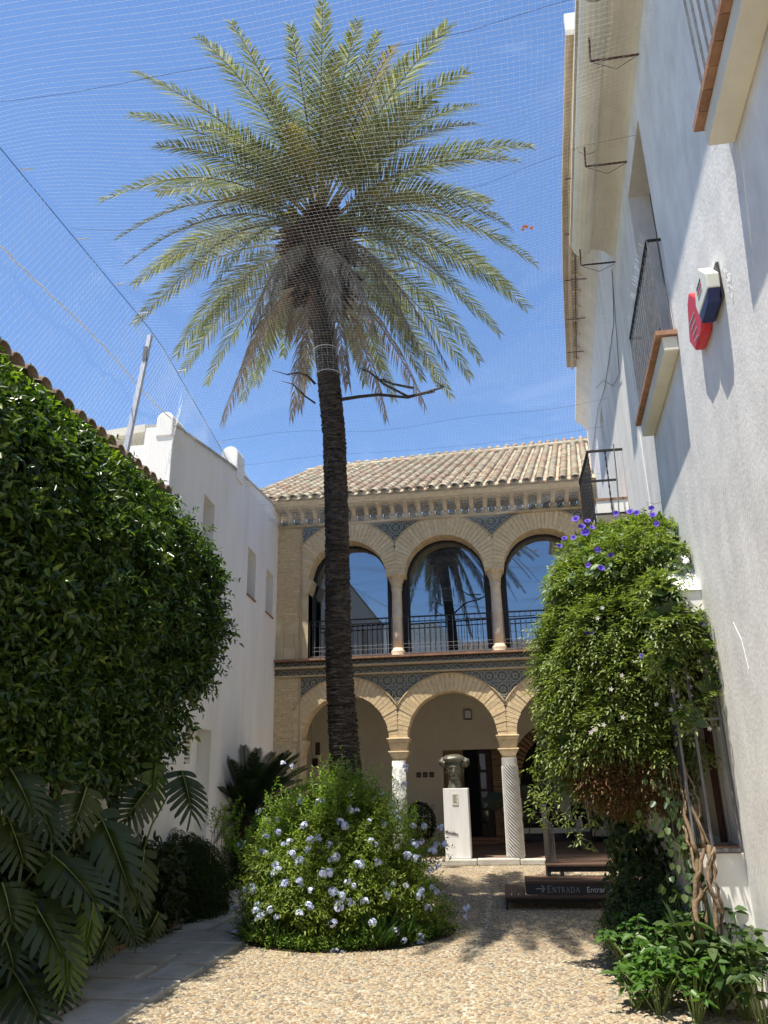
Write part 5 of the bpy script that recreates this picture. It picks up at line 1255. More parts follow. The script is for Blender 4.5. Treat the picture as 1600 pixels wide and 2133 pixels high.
# ------------------------------------------------------------------ orange tree trained on the left wall
ot = thing('orange_tree', 'large dense glossy orange tree covering the left wall', 'tree', (-4.1, 6.5, 0))
def hx(Y, z):
    prof = np.interp(z, [1.45, 1.8, 2.6, 3.3, 3.9, 4.5, 5.0, 5.5, 5.7], [.35, .45, .52, .60, .62, .52, .16, .02, .0])
    g_ = np.interp(Y, [3, 4.8, 6.0, 7.4, 8.6, 9.6, 10.2, 10.6], [1.0, .95, 1.0, 1.0, 1.0, 1.0, .8, .2])
    P_ = np.stack([np.zeros_like(Y), Y, z], 1)
    return -4.3+prof*g_+.15*vnoise(P_, 2.6, 3)+.10*vnoise(P_, 7.5, 4)
n = 19000; Yh = rng.uniform(3.2, 10.6, n); zh_ = rng.uniform(1.5, 5.68, n)
zl = .14*np.sin(Yh*3)+np.interp(Yh, [3, 5.5, 7, 8.6, 9.0, 9.3, 9.7, 10.3, 10.6], [1.5, 1.55, 1.6, 1.65, 1.9, 2.5, 2.95, 3.35, 3.7])
zu = .1*np.sin(Yh*5)+np.interp(Yh, [3, 9.2, 9.6, 10.0, 10.6], [5.10, 5.08, 4.95, 4.7, 4.3]); keep = (zh_ > zl) & (zh_ < zu); Yh, zh_ = Yh[keep], zh_[keep]; n = len(Yh)
depth = np.abs(rng.normal(0, .12, n)); X = hx(Yh, zh_)-depth
base = np.stack([X-.08, Yh, zh_], 1)
e = .05; gx = (hx(Yh, zh_+e)-hx(Yh, zh_-e))/(2*e); gy = (hx(Yh+e, zh_)-hx(Yh-e, zh_))/(2*e)
nrm = unit(np.stack([np.ones(n), -gy, -gx], 1))
cl = vnoise(base, 5.0, 9); k_ = cl > -.22
dirs = nrm+rng.normal(size=(n, 3))*.45+np.array([0, 0, .25])
bk, dk = base[k_], dirs[k_]; h_ = rng.random(len(bk)) < .55
foliage('leaves', shoots(bk[h_], dk[h_], rng.uniform(.14, .34, h_.sum()), 9, .105, .047, spread=.9, droop=.5, jitter=.6), L_orange, ot, tipdrop=.2, fold=.35)
foliage('small_leaves', shoots(bk[~h_], dk[~h_], rng.uniform(.10, .24, (~h_).sum()), 7, .072, .032, spread=.9, droop=.3, jitter=.8), L_orange, ot, tipdrop=.2, fold=.35)
n2 = 9000; Yb_, zb_ = rng.uniform(3.2, 9.9, n2), rng.uniform(1.7, 5.4, n2); keep = (zb_ > np.interp(Yb_, [3, 8.6, 9.1, 9.9], [1.75, 1.9, 2.6, 3.5])) & (zb_ < np.interp(Yb_, [3, 9.1, 9.9], [5.4, 5.2, 4.5])); Yb_, zb_ = Yb_[keep], zb_[keep]
Xb = hx(Yb_, zb_)-.28-rng.uniform(0, .12, len(Yb_)); Xb = np.maximum(Xb, -4.28)
Pb = np.stack([Xb, Yb_, zb_], 1)
foliage('inner_leaves', (Pb, rng.normal(size=(len(Pb), 3))*[.4, 1, 1], np.tile([1., 0, .2], (len(Pb), 1))+rng.normal(size=(len(Pb), 3))*.3, np.full(len(Pb), .17), np.full(len(Pb), .11)), L_orange, ot)
for (y__, lean) in ((5.2, -.3), (6.9, .2), (8.0, .3)):
    B().tube([(-4.1, y__, 0), (-4.05, y__+lean*.3, .9), (-4.12, y__+lean*.6, 1.9), (-4.1, y__+lean, 3.4)], [.07, .06, .05, .03], 8).build('trunk', M_twig, ot, smooth=True)
for k in range(26):
    y__ = random.uniform(4, 8.8); z_ = random.uniform(1.8, 4.8); X0 = -4.2; X1 = float(hx(np.array([y__]), np.array([z_]))[0])-.1
    B().tube([(X0, y__-.2, z_-.5), ((X0+X1)/2, y__-.05, z_-.15), (X1, y__, z_)], [.02, .013, .006], 5).build('branch', M_twig, ot)
ns_ = 420; k2 = rng.integers(0, n, ns_); foliage('long_shoots', shoots(base[k2]+nrm[k2]*.06, nrm[k2]+rng.normal(size=(ns_, 3))*.5+[0, .1, .3], rng.uniform(.25, .45, ns_), 13, .075, .032, spread=.9, droop=.35), L_orange, ot)
# yellow green young shoots along the coping
nb_ = 190; yy = rng.uniform(4.6, 9.2, nb_); xx = rng.uniform(-4.3, -4.05, nb_); bz = np.full(nb_, 5.02)-(xx+4.25)*.9
foliage('young_leaves', shoots(np.stack([xx, yy, bz], 1), np.tile([.3, 0, 1.], (nb_, 1))+rng.normal(size=(nb_, 3))*.35, .22, 8, .075, .03, spread=.7, droop=.1), island_mat('orange_tree_new_leaf', [(.12, .2, .02), (.2, .27, .03), (.07, .15, .02)], .4, .35), ot)

# ------------------------------------------------------------------ monstera clump
mo = thing('monstera_plant', 'large split-leaved monstera under the orange tree along the left bed', 'plant', (-4.0, 6.8, .05))
def monstera(bp, tp, w, face, yellow=False, holes=True, droop=.18, stem=None):
    bp, tp = Vector(bp), Vector(tp); d = (tp-bp); L = d.length; d.normalize(); face = Vector(face); s = d.cross(face).normalized(); n_ = s.cross(d).normalized()
    V = []; F = []; nl_ = 8
    def mid(t): return bp+d*L*t-n_*droop*L*t*t
    def width(t): return w*float(np.interp(t, [0, .12, .35, .6, .85, 1.0], [.62, .95, 1.0, .86, .5, .12]))
    for sg in (-1, 1):
        for k in range(nl_):
            t0 = k/nl_*.97; t1 = (k+1)/nl_*.97; gap = .22 if k > 0 else .05
            a0 = mid(t0); a1 = mid(t1)
            # each lobe sweeps outwards and towards the tip
            for seg, (f0, f1) in enumerate(((0, .38), (.38, .75), (.75, 1.0))):
                q = []
                for f_ in (f0, f1):
                    sw = .30*f_*(.6+t0); wd = width((t0+t1)/2)*random.uniform(.99, 1.0); g2 = (gap*.8*max(0, (f_-.42)))*(1 if k > 0 else .4)
                    tp_ = 1-(.45*max(0, f_-.75)/.25)
                    cen = (a0+a1)/2+d*L*sw*.9
                    half = (a1-a0)/2*(1.03-g2*1.3)*tp_*(1+.35*f_*(1 if k < 2 else .2))
                    if k == 0: cen = cen-d*L*.10*f_*1.5
                    o_ = s*sg*wd*f_-n_*w*.22*f_*f_
                    q.append((cen-half+o_, cen+half+o_))
                k0 = len(V); V += [tuple(q[0][0]), tuple(q[0][1]), tuple(q[1][1]), tuple(q[1][0])]; F.append((k0, k0+1, k0+2, k0+3))
    V = np.array(V)
    me = bpy.data.meshes.new('leaf'); me.from_pydata([tuple(v) for v in V], [], F)
    import bmesh as bm_
    bm = bm_.new(); bm.from_mesh(me); bm_.ops.remove_doubles(bm, verts=bm.verts, dist=.0015); bm.to_mesh(me); bm.free()
    o = link('leaf', me, L_monsty if yellow else L_monst, mo, smooth=True)
    if yellow: o['label'] = 'yellowing split leaf'
    b = B(); b.tube([mid(t)+n_*.003 for t in np.linspace(0, .98, 8)], [.007, .006, .006, .005, .004, .003, .002, .001], 4); b.build('midrib', rib_m, o)
    st_ = Vector(stem) if stem else Vector((-4.1, bp.y+random.uniform(-.2, .3), .1)); m2 = (st_+bp)/2+Vector((0, 0, .25)); B().tube([st_, m2, bp], [.012, .010, .007], 5).build('stalk', rib_m, mo)
rib_m = mat('leaf_rib', (.16, .22, .06), .5)
ML = [((100, 1775, 6.1), (225, 1865, 5.9), .24, 0), ((55, 1860, 5.9), (145, 1985, 5.7), .20, 0), ((25, 2020, 5.8), (95, 2120, 5.6), .20, 0), ((205, 1690, 6.8), (285, 1860, 6.5), .20, 0), ((378, 1605, 8.3), (412, 1700, 8.1), .24, 0), ((325, 1590, 8.2), (318, 1690, 8.0), .17, 1),
      ((300, 1770, 7.3), (290, 1905, 7.1), .16, 0), ((135, 1945, 6.0), (150, 2060, 5.8), .16, 1), ((195, 1880, 6.4), (175, 1995, 6.2), .10, 1), ((60, 1640, 6.2), (130, 1740, 6.0), .20, 0), ((15, 1700, 5.9), (60, 1800, 5.8), .2, 0),
      ((0, 1930, 5.7), (40, 2010, 5.5), .2, 0), ((230, 1930, 6.9), (200, 2000, 6.7), .12, 0), ((120, 2020, 6.2), (130, 2100, 6.0), .16, 0), ((20, 1600, 5.8), (80, 1690, 5.7), .2, 0),
      ((310, 1640, 7.6), (250, 1720, 7.4), .2, 0), ((180, 1640, 6.6), (150, 1740, 6.4), .2, 0), ((250, 1900, 7.0), (290, 1960, 6.9), .12, 0), ((330, 1900, 7.6), (300, 1960, 7.5), .12, 0), ((5, 1840, 5.7), (35, 1930, 5.6), .22, 0), ((160, 1780, 6.9), (110, 1870, 6.7), .2, 0), ((95, 1920, 6.4), (40, 1990, 6.3), .2, 0), ((290, 1850, 7.6), (240, 1880, 7.4), .16, 0)]
for (a, c, w, yl) in ML:
    A_, C_ = atY(*a), atY(*c); C_ = A_+(C_-A_)*.88; A_.x = max(A_.x, -4.25); C_.x = max(C_.x, -4.22)
    monstera(A_, C_, w*1.08, (.55+random.uniform(-.2, .2), -.5+random.uniform(-.2, .2), .62+random.uniform(-.2, .2)), bool(yl))
# low leaves filling the bed
nb_ = 3000; yy = rng.uniform(5.2, 10.3, nb_); xx = rng.uniform(-4.3, -3.85, nb_)+.08*np.sin(3*yy); zz = rng.uniform(.05, 1.0, nb_)*np.interp(yy, [5, 8, 10.3], [1.2, 1.1, .6])
t = thing('bed_undergrowth', 'dark leafy undergrowth between the monstera leaves in the left bed', 'undergrowth', (-4.1, 7.5, .05))
foliage('leaves', shoots(np.stack([xx, yy, zz], 1), np.tile([.4, 0, .6], (nb_, 1))+rng.normal(size=(nb_, 3))*.5, .15, 4, .13, .045, spread=.9, droop=.5), L_monst, t)
# feathery shrub
fs = thing('feathery_shrub', 'soft feathery dark green shrub spilling over the path edge below the white door', 'shrub', (-4.0, 10.5, 0))
nb_ = 2600; u = unit(rng.normal(size=(nb_, 3))); u[:, 2] = np.abs(u[:, 2]); c = np.array([-4.12, 10.35, 0.0]); rr = np.array([.46, .75, .98])*(1+.1*vnoise(u, 3, 5)[:, None])
P0 = c+u*rr*rng.uniform(.78, 1.0, (nb_, 1))
foliage('leaves', shoots(P0, u+np.array([0, 0, -.3]), .2, 11, .05, .012, spread=.8, droop=1.2), L_fern, fs)
foliage('inner_leaves', ((c+(P0-c)*.8)[:900], rng.normal(size=(900, 3)), u[:900], np.full(900, .16), np.full(900, .12)), L_fern, fs)
t = thing('low_shrub', 'dark rounded shrub at the foot of the cycad', 'shrub', (-4.55, 13.3, 0))
nb_ = 1500; u = unit(rng.normal(size=(nb_, 3))); u[:, 2] = np.abs(u[:, 2]); P0 = np.array([-4.5, 13.2, 0.])+u*np.array([.55, .6, .62])*rng.uniform(.8, 1, (nb_, 1)); foliage('leaves', shoots(P0, u, .12, 8, .045, .016), L_fern, t)

# ------------------------------------------------------------------ cycad
cy = thing('cycad', 'dark sago cycad with a shaggy trunk against the white wall', 'cycad', (-4.3, 13.5, 0))
CX_ = atY(517, 1690, 13.5)
b = B(); b.lathe((CX_.x, 13.5, 0), [(.20, 0), (.21, .4), (.19, .9), (.16, CX_.z)], 16, lambda th, z: 1+.1*math.sin(9*th+30*z))
for k in range(220):
    th = random.uniform(0, 6.28); z = random.uniform(.1, CX_.z); e = Vector((math.cos(th), math.sin(th), 0)); p = Vector((CX_.x, 13.5, z))+e*.18; b.tube([p, p+e*.06+Vector((0, 0, random.uniform(-.05, .06)))], [.025, .006], 4)
b.build('trunk', M_twig, cy)
for k in range(76):
    th = k*2.4+random.uniform(-.1, .1); el = np.interp(k, [0, 52, 75], [1.25, .35, -.4])+random.uniform(-.1, .1); L_ = random.uniform(1.05, 1.3)
    e = Vector((math.cos(th), math.sin(th), 0)); A = Vector((CX_.x, 13.5, CX_.z))+e*.06; d = e*math.cos(el)+Vector((0, 0, math.sin(el))); mid = A+d*L_*.6; Bp = mid+(e*.8+Vector((0, 0, math.sin(el)-.35)))*L_*.42
    def pos(t): return A*(1-t)**2+mid*2*t*(1-t)+Bp*t*t
    sd = e.cross(Vector((0, 0, 1))).normalized(); V = []; F = []
    for i in range(34):
        t = .12+.88*i/33; p = pos(t); T_ = ((mid-A)*(1-t)+(Bp-mid)*t).normalized(); nn = sd.cross(T_).normalized()
        for s in (-1, 1):
            l = .21*float(np.interp(t, [.1, .4, .8, 1], [.5, 1, .8, .35])); dd = (T_*.75+sd*s+nn*(-.35 if nn.z < 0 else .35)).normalized(); wv = T_*.012
            k0 = len(V); V += [tuple(p-wv), tuple(p+wv), tuple(p+dd*l*.6+wv), tuple(p+dd*l), tuple(p+dd*l*.6-wv)]; F.append((k0, k0+1, k0+2, k0+3, k0+4))
    bb = B(); bb.tube([pos(i/6) for i in range(7)], .008, 4, False); k0 = len(V); V += bb.v; F += [tuple(q+k0 for q in f) for f in bb.f]
    B().add(V, F).build('frond', L_cyc, cy)

# ------------------------------------------------------------------ plumbago round the palm foot
pb = thing('plumbago_bush', 'rounded lime green bush with pale blue flower clusters round the palm foot', 'shrub', (-1.87, 9.45, 0))
def dome(u, sc=1.0):
    """u: unit vectors, z>=0; radius profile of the mound"""
    z = u[:, 2]; th = np.arctan2(u[:, 1], u[:, 0])
    zz = z*1.45*sc; rr = np.interp(z, [0, .25, .5, .75, .9, 1.0], [1.02, 1.0, .86, .58, .30, .05])*sc
    nn = 1+.15*vnoise(u, 3.0, 21)+.10*vnoise(u, 8, 22)
    return np.stack([-1.89+rr*np.cos(th)*nn*.98, 9.45+rr*np.sin(th)*nn, zz*nn], 1)
n = 9500; u = np.stack([rng.normal(size=n), rng.normal(size=n), np.zeros(n)], 1); u = unit(u); u[:, 2] = rng.uniform(0, 1, n)**.85; u[:, 1] = np.where(rng.random(n) < .3, -np.abs(u[:, 1]), u[:, 1])
P0 = dome(u)-np.stack([np.cos(np.arctan2(u[:, 1], u[:, 0])), np.sin(np.arctan2(u[:, 1], u[:, 0])), np.full(n, .3)], 1)*np.abs(rng.normal(0, .10, n))[:, None]
outd = np.stack([np.cos(np.arctan2(u[:, 1], u[:, 0])), np.sin(np.arctan2(u[:, 1], u[:, 0])), np.interp(u[:, 2], [0, 1], [.1, 1.6])], 1)
k_ = vnoise(P0, 5, 30) > -.22
foliage('leaves', shoots(P0[k_], outd[k_]+rng.normal(size=(k_.sum(), 3))*.5, rng.uniform(.10, .34, k_.sum()), 9, .046, .017, spread=.8, droop=.25), L_plum, pb)
n = 3000; u = unit(np.stack([rng.normal(size=n), rng.normal(size=n), np.zeros(n)], 1)); u[:, 2] = rng.uniform(0, 1, n)
P0 = dome(u, .74); foliage('inner_leaves', (P0, rng.normal(size=(n, 3)), outd[:n]+rng.normal(size=(n, 3))*.3, np.full(n, .13), np.full(n, .09)), L_plum, pb)
# upright new shoots round the trunk
sh = []; shd = []; shl = []
for (px, py, Y, h) in [(460, 1660, 9.5, .3), (600, 1640, 9.3, .35), (640, 1610, 9.3, .4), (690, 1600, 9.1, .45), (720, 1590, 9.1, .45), (760, 1620, 9.2, .45), (790, 1640, 9.2, .4), (820, 1670, 9.2, .35), (560, 1680, 9.2, .3), (660, 1650, 9.0, .4), (740, 1650, 9.0, .4), (700, 1640, 8.9, .4), (610, 1690, 9.0, .3), (780, 1690, 9.0, .4), (540, 1730, 9.2, .25), (500, 1700, 9.6, .2), (840, 1730, 9.2, .25)]:
    e = atY(px, py+45, Y)
    for k in range(26):
        sh.append((e.x+random.gauss(0, .12), e.y+random.gauss(0, .10), e.z-random.uniform(.0, .22))); shd.append((random.gauss(0, .35), random.gauss(0, .25), 1)); shl.append(random.uniform(.6, 1.1)*h)
foliage('new_shoots', shoots(sh, shd, np.array(shl), 16, .048, .018, spread=.75, droop=.12), L_plumtop, pb)
for k in range(60):
    i = random.randrange(len(sh)); p = Vector(sh[i]); d = Vector(shd[i]).normalized(); 
    if k < 45: B().tube([p+Vector((0, 0, -.3)), p, p+d*shl[i]], [.005, .004, .002], 4).build('stem', M_stem, pb)
sg = [atY(px, py, 9.6) for (px, py) in ((905, 1880), (915, 1893), (925, 1897), (890, 1790), (905, 1772), (892, 1750), (880, 1770), (920, 1885))]
sg = [tuple(q+Vector((random.gauss(0, .03), random.gauss(0, .03), random.gauss(0, .02)))) for q in sg for _ in range(5)]
foliage('side_shoots', shoots(sg, np.tile([1., -.2, .1], (len(sg), 1))+rng.normal(size=(len(sg), 3))*.3, .2, 10, .045, .017, droop=.2), L_plum, pb)
# flower clusters
def floret_cluster(seed, n=13, rad=.042, petal=.023):
    r_ = np.random.default_rng(seed); P_ = []; D2 = []; N2 = []; 
    for k in range(n):
        d = unit(r_.normal(size=(1, 3))*[1, 1, .7]+[0, 0, .6])[0]; c = d*rad*r_.uniform(.6, 1.1); a = np.cross(d, [0.3, .9, .1]); a /= np.linalg.norm(a); b_ = np.cross(d, a)
        for j in range(5):
            th = 2*math.pi*j/5+r_.uniform(0, .4); e_ = a*math.cos(th)+b_*math.sin(th); P_.append(c); D2.append(e_+d*.15); N2.append(d)
    return leafmesh('flower_cluster', np.array(P_), np.array(D2), np.array(N2), petal, petal*.95, fold=.1, tipdrop=.05)
FCs = [floret_cluster(i) for i in range(6)]
for me in FCs: me.materials.append(F_plum)
fl_px = [(582, 1768), (648, 1748), (600, 1735), (672, 1705), (728, 1690), (770, 1700), (655, 1790), (700, 1805), (672, 1770), (640, 1810), (598, 1815), (745, 1815), (785, 1745), (760, 1740), (738, 1720), (810, 1735), (858, 1745), (838, 1780), (870, 1790), (826, 1800), (770, 1780), (640, 1845), (700, 1860), (722, 1845), (680, 1830), (740, 1815), (775, 1812), (690, 1830), (545, 1858), (530, 1775), (518, 1890), (525, 1935), (545, 1965), (567, 1885), (590, 1892), (600, 1905), (570, 1908), (640, 1900), (655, 1885), (524, 1960), (598, 1975), (560, 1860), (610, 1780), (575, 1795), (596, 1830), (708, 1885), (697, 1915), (728, 1880), (752, 1880), (765, 1915), (823, 1852), (800, 1850), (848, 1868), (890, 1745), (898, 1777), (880, 1820), (868, 1825), (862, 1890), (820, 1945), (835, 1960), (850, 1950), (870, 1975), (895, 1965), (840, 1975), (805, 1930), (935, 1890), (935, 1905), (603, 1622), (619, 1628), (830, 1632), (826, 1665), (562, 1715), (690, 1780), (710, 1742), (782, 1690), (800, 1712), (640, 1700), (850, 1775), (880, 1780), (540, 1975), (790, 1870), (870, 1855), (700, 1965), (715, 1968), (660, 1860), (615, 1850)]
def surf_depth(px, py):
    w = ray(px, py); best = None
    for Y in np.arange(7.9, 10.6, .03):
        t = Y/w[1]; p = np.array([w[0]*t, Y, EYE+w[2]*t]); zz = p[2]/1.45
        if not (-.02 < zz < 1.05): continue
        rr = np.interp(zz, [0, .25, .5, .75, .9, 1.0], [1.02, 1.0, .86, .58, .30, .05]); 
        if math.hypot(p[0]+1.89, Y-9.45) < rr*1.03: return Vector(p)
    return atY(px, py, 9.45)
fl_px += [(px+random.gauss(0, 9), py+random.gauss(0, 8)) for (px, py) in fl_px if 530 < px < 900 and 1690 < py and random.random() < .55]
for k, (px, py) in enumerate(fl_px):
    p = surf_depth(px, py); c = Vector((-1.89, 9.45, .3)); d = (p-c).normalized()
    o = bpy.data.objects.new('flower_cluster', FCs[k % 6]); C.objects.link(o); o.location = p+d*.19; o.rotation_euler = (random.uniform(-.6, .6), random.uniform(-.6, .6), random.uniform(0, 6)); s_ = random.uniform(.7, 1.15); o.scale = (s_,)*3; adopt(o, pb)
# strap leaves and low cover at the foot
t = thing('foot_planting', 'low strap-leaved plants along the front foot of the blue-flowered bush', 'plant', (-1.7, 8.35, 0))
nb_ = 620; a = rng.uniform(-2.9, -.3, nb_); a = a+.12*np.sin(9*a); P0 = np.stack([-1.87+1.13*np.cos(a)*rng.uniform(.9, 1.03, nb_), 9.45+1.15*np.sin(a)*rng.uniform(.9, 1.02, nb_), np.full(nb_, .01)], 1)
sc = rng.uniform(.06, .26, nb_)*(1+.5*np.sin(5*a)); dd = np.stack([rng.normal(0, .5, nb_), rng.normal(-.3, .4, nb_), np.ones(nb_)], 1)
foliage('strap_leaves', (P0, dd, rng.normal(size=(nb_, 3))*.6+[0, -1, .2], sc, sc*.08), L_ground, t, tipdrop=.35)
foliage('leaves', shoots(P0[:500], dd[:500], .12, 7, .035, .015), L_plumtop, t)
bed2 = B(); n = 40; bed2.add([(-1.85+1.22*math.cos(2*math.pi*i/n), 9.45+1.2*math.sin(2*math.pi*i/n), .008) for i in range(n)], [tuple(range(n))]); o = bed2.build('bed_soil', M_soil); o['kind'] = 'structure'

# ------------------------------------------------------------------ flowering vine on the right
vn = thing('flowering_vine', 'big jasmine and morning glory vine with purple flowers hanging on the right wall', 'vine', (1.5, 7.4, 0))
blobs = []   # px, py, Y, radius (m): the lumps the vine is made of
for a in [(1390, 1125, 7.3, .17), (1330, 1125, 7.5, .20), (1260, 1145, 7.7, .20), (1215, 1165, 7.9, .20), (1400, 1180, 7.0, .30), (1330, 1200, 7.2, .42), (1250, 1230, 7.5, .42), (1200, 1220, 7.8, .24), (1370, 1290, 7.0, .34), (1290, 1330, 7.2, .46), (1215, 1340, 7.6, .40), (1170, 1400, 7.9, .26), (1190, 1300, 7.9, .22), (1385, 1390, 6.9, .22), (1325, 1410, 7.05, .36), (1240, 1430, 7.35, .37), (1180, 1470, 7.7, .22), (1300, 1500, 7.05, .30), (1355, 1480, 7.0, .22), (1230, 1530, 7.3, .30), (1175, 1520, 7.7, .16), (1405, 1360, 6.75, .12), (1420, 1240, 6.9, .18), (1195, 1580, 7.5, .15), (1150, 1345, 8.0, .10), (1390, 1560, 6.9, .18), (1375, 1235, 6.4, .13), (1385, 1300, 6.35, .15), (1390, 1370, 6.4, .10), (1440, 1300, 6.4, .07), (1470, 1360, 6.4, .07), (1487, 1440, 6.4, .055), (1430, 1490, 6.4, .05)]:
    blobs.append((atY(*a[:3]), a[3]))
bs_, ds_ = [], []
for (c, r) in blobs:
    n = int(2900*r*r*4); u = unit(rng.normal(size=(n, 3))); q = r*(1+.15*vnoise(u*3+np.array(c), 2, 8))[:, None]*rng.uniform(.72, 1.02, (n, 1)); p = np.array(c)+u*q
    k_ = (p[:, 0] < 1.3+.0631*p[:, 1]-.02)
    bs_.append(p[k_]); ds_.append(u[k_])
bs_ = np.concatenate(bs_); ds_ = np.concatenate(ds_)
cc = np.array([np.array(c) for c, r in blobs]); rr = np.array([r for c, r in blobs])
inside = (np.linalg.norm(bs_[:, None]-cc[None], axis=2) < rr[None]*.68).any(1); bs_, ds_ = bs_[~inside], ds_[~inside]
k_ = vnoise(bs_, 5.5, 40) > -.32; bs_, ds_ = bs_[k_], ds_[k_]
def pinnate(base, dirs, L, n, ll, lw):
    """rows of paired leaflets on a drooping rib"""
    base = np.asarray(base); dirs = unit(np.asarray(dirs)); m_ = len(base); side_ = unit(np.cross(dirs, np.array([0, 0, 1.])+rng.normal(size=(m_, 3))*.35)); up = np.cross(side_, dirs)
    Ps, Ds, Ns, Ls, Ws = [], [], [], [], []
    for k in range(n):
        t = (k+.5)/n; P_ = base+dirs*L*t+np.array([0, 0, -1])*L*.35*t*t
        for s in (-1, 1):
            Ps.append(P_); Ds.append(dirs*.6+side_*s+rng.normal(size=(m_, 3))*.15-np.array([0, 0, .2])); Ns.append(up+np.array([0, 0, .5])+rng.normal(size=(m_, 3))*.3); sc = rng.uniform(.75, 1.2, m_); Ls.append(ll*sc); Ws.append(lw*sc)
    Ps.append(base+dirs*L-np.array([0, 0, 1])*L*.35); Ds.append(dirs-np.array([0, 0, .4])); Ns.append(up+np.array([0, 0, .5])); Ls.append(np.full(m_, ll*1.2)); Ws.append(np.full(m_, lw*1.1))
    return np.concatenate(Ps), np.concatenate(Ds), np.concatenate(Ns), np.concatenate(Ls), np.concatenate(Ws)
top = bs_[:, 2] > 3.15
sel = rng.random(len(bs_))
foliage('leaves', pinnate(bs_, ds_+rng.normal(size=bs_.shape)*.5+np.array([-.1, -.1, -.1]), .13, 3, .040, .017), L_jas, vn)
broad = top & (sel < .16)
nbp = bs_[broad]; foliage('broad_leaves', (nbp+ds_[broad]*.05, ds_[broad]*.5+rng.normal(size=nbp.shape)*.6+[0, 0, -.5], ds_[broad]+rng.normal(size=nbp.shape)*.3+[0, 0, .5], rng.uniform(.06, .12, len(nbp)), rng.uniform(.055, .10, len(nbp))), L_broad, vn, tipdrop=.15)
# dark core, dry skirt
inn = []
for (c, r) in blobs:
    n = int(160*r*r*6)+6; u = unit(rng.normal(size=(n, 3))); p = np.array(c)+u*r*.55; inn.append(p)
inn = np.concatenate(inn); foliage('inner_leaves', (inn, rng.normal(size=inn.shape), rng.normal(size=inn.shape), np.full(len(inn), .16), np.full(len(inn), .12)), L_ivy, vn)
dry = []; dd = []
for a in [(1290, 1590, 7.1, .26), (1240, 1580, 7.3, .2), (1350, 1570, 7.0, .24), (1310, 1630, 7.1, .2), (1380, 1610, 6.9, .18), (1260, 1620, 7.2, .18)]:
    c = np.array(atY(*a[:3])); n = 620; u = unit(rng.normal(size=(n, 3))); dry.append(c+u*a[3]*rng.uniform(.5, 1.05, (n, 1))*[1.1, .8, 1]); dd.append(u)
dry = np.concatenate(dry); dd = np.concatenate(dd)
foliage('dry_leaves', pinnate(dry, dd+rng.normal(size=dry.shape)*.6+[0, 0, -.6], .11, 3, .032, .013), L_jasdry, vn)
# hanging strands
strands = [[(1180, 1540, 7.6), (1150, 1560, 7.6), (1115, 1600, 7.6)], [(1160, 1570, 7.6), (1130, 1610, 7.6), (1112, 1650, 7.6), (1112, 1700, 7.6)], [(1190, 1570, 7.5), (1160, 1640, 7.5), (1145, 1690, 7.5), (1140, 1720, 7.5)], [(1200, 1600, 7.4), (1185, 1650, 7.4), (1170, 1670, 7.4)], [(1225, 1600, 7.3), (1205, 1660, 7.3), (1190, 1700, 7.3), (1212, 1750, 7.3), (1218, 1775, 7.3)], [(1170, 1480, 7.7), (1140, 1440, 7.7), (1100, 1440, 7.7)], [(1165, 1360, 7.8), (1130, 1330, 7.8), (1105, 1345, 7.8)], [(1170, 1340, 7.8), (1140, 1300, 7.8), (1120, 1310, 7.8)], [(1250, 1600, 7.2), (1235, 1640, 7.2), (1225, 1660, 7.2)], [(1215, 1560, 7.4), (1180, 1600, 7.4), (1150, 1610, 7.4)], [(1420, 1500, 6.8), (1470, 1570, 6.65), (1490, 1600, 6.6)], [(1440, 1440, 6.75), (1490, 1470, 6.6), (1500, 1500, 6.6)], [(1470, 1380, 6.7), (1495, 1330, 6.6), (1485, 1300, 6.6)], [(1180, 1500, 7.7), (1150, 1510, 7.7), (1135, 1530, 7.7)], [(1165, 1420, 7.8), (1140, 1470, 7.8), (1150, 1500, 7.8)], [(1260, 1640, 7.2), (1230, 1690, 7.2), (1235, 1720, 7.2)], [(1350, 1640, 7.0), (1330, 1700, 7.0), (1340, 1730, 7.0)], [(1180, 1550, 7.6), (1150, 1580, 7.6), (1125, 1580, 7.6)], [(1200, 1580, 7.5), (1170, 1590, 7.5), (1140, 1640, 7.5), (1135, 1670, 7.5)], [(1220, 1580, 7.4), (1200, 1620, 7.4), (1165, 1650, 7.4)], [(1240, 1620, 7.3), (1215, 1640, 7.3), (1195, 1660, 7.3)], [(1180, 1520, 7.6), (1140, 1540, 7.6), (1110, 1590, 7.6), (1098, 1610, 7.6)], [(1210, 1590, 7.4), (1180, 1620, 7.4), (1160, 1660, 7.4)], [(1170, 1400, 7.8), (1135, 1400, 7.8), (1120, 1420, 7.8)], [(1175, 1450, 7.7), (1140, 1480, 7.7), (1130, 1500, 7.7)]]
sb, sd_ = [], []
for s in strands:
    pts_ = [atY(*p) for p in s]; B().tube(pts_, [.004, .003, .0025, .002, .002][:len(pts_)], 4).build('hanging_stem', L_jas, vn)
    for a, c in zip(pts_[:-1], pts_[1:]):
        n = max(3, int((c-a).length/.016))
        for k in range(n): q = a.lerp(c, k/n); sb.append((q.x+random.gauss(0, .012), q.y+random.gauss(0, .012), q.z+random.gauss(0, .01))); sd_.append((random.gauss(0, 1), random.gauss(0, 1), random.uniform(-.9, .3)))
foliage('strand_leaves', pinnate(sb, sd_, .07, 2, .042, .018), L_jas, vn)
B().tube([atY(1155, 1215, 7.9), atY(1140, 1235, 7.9), atY(1115, 1250, 7.9), atY(1102, 1262, 7.9), atY(1100, 1272, 7.9)], [.004, .004, .003, .003, .002], 5).build('tendril', L_broad, vn)
B().tube([atY(1352, 1062, 7.3), atY(1348, 1045, 7.3), atY(1362, 1050, 7.3), atY(1378, 1046, 7.3), atY(1384, 1060, 7.3)], .003, 4).build('tendril', M_stem, vn)
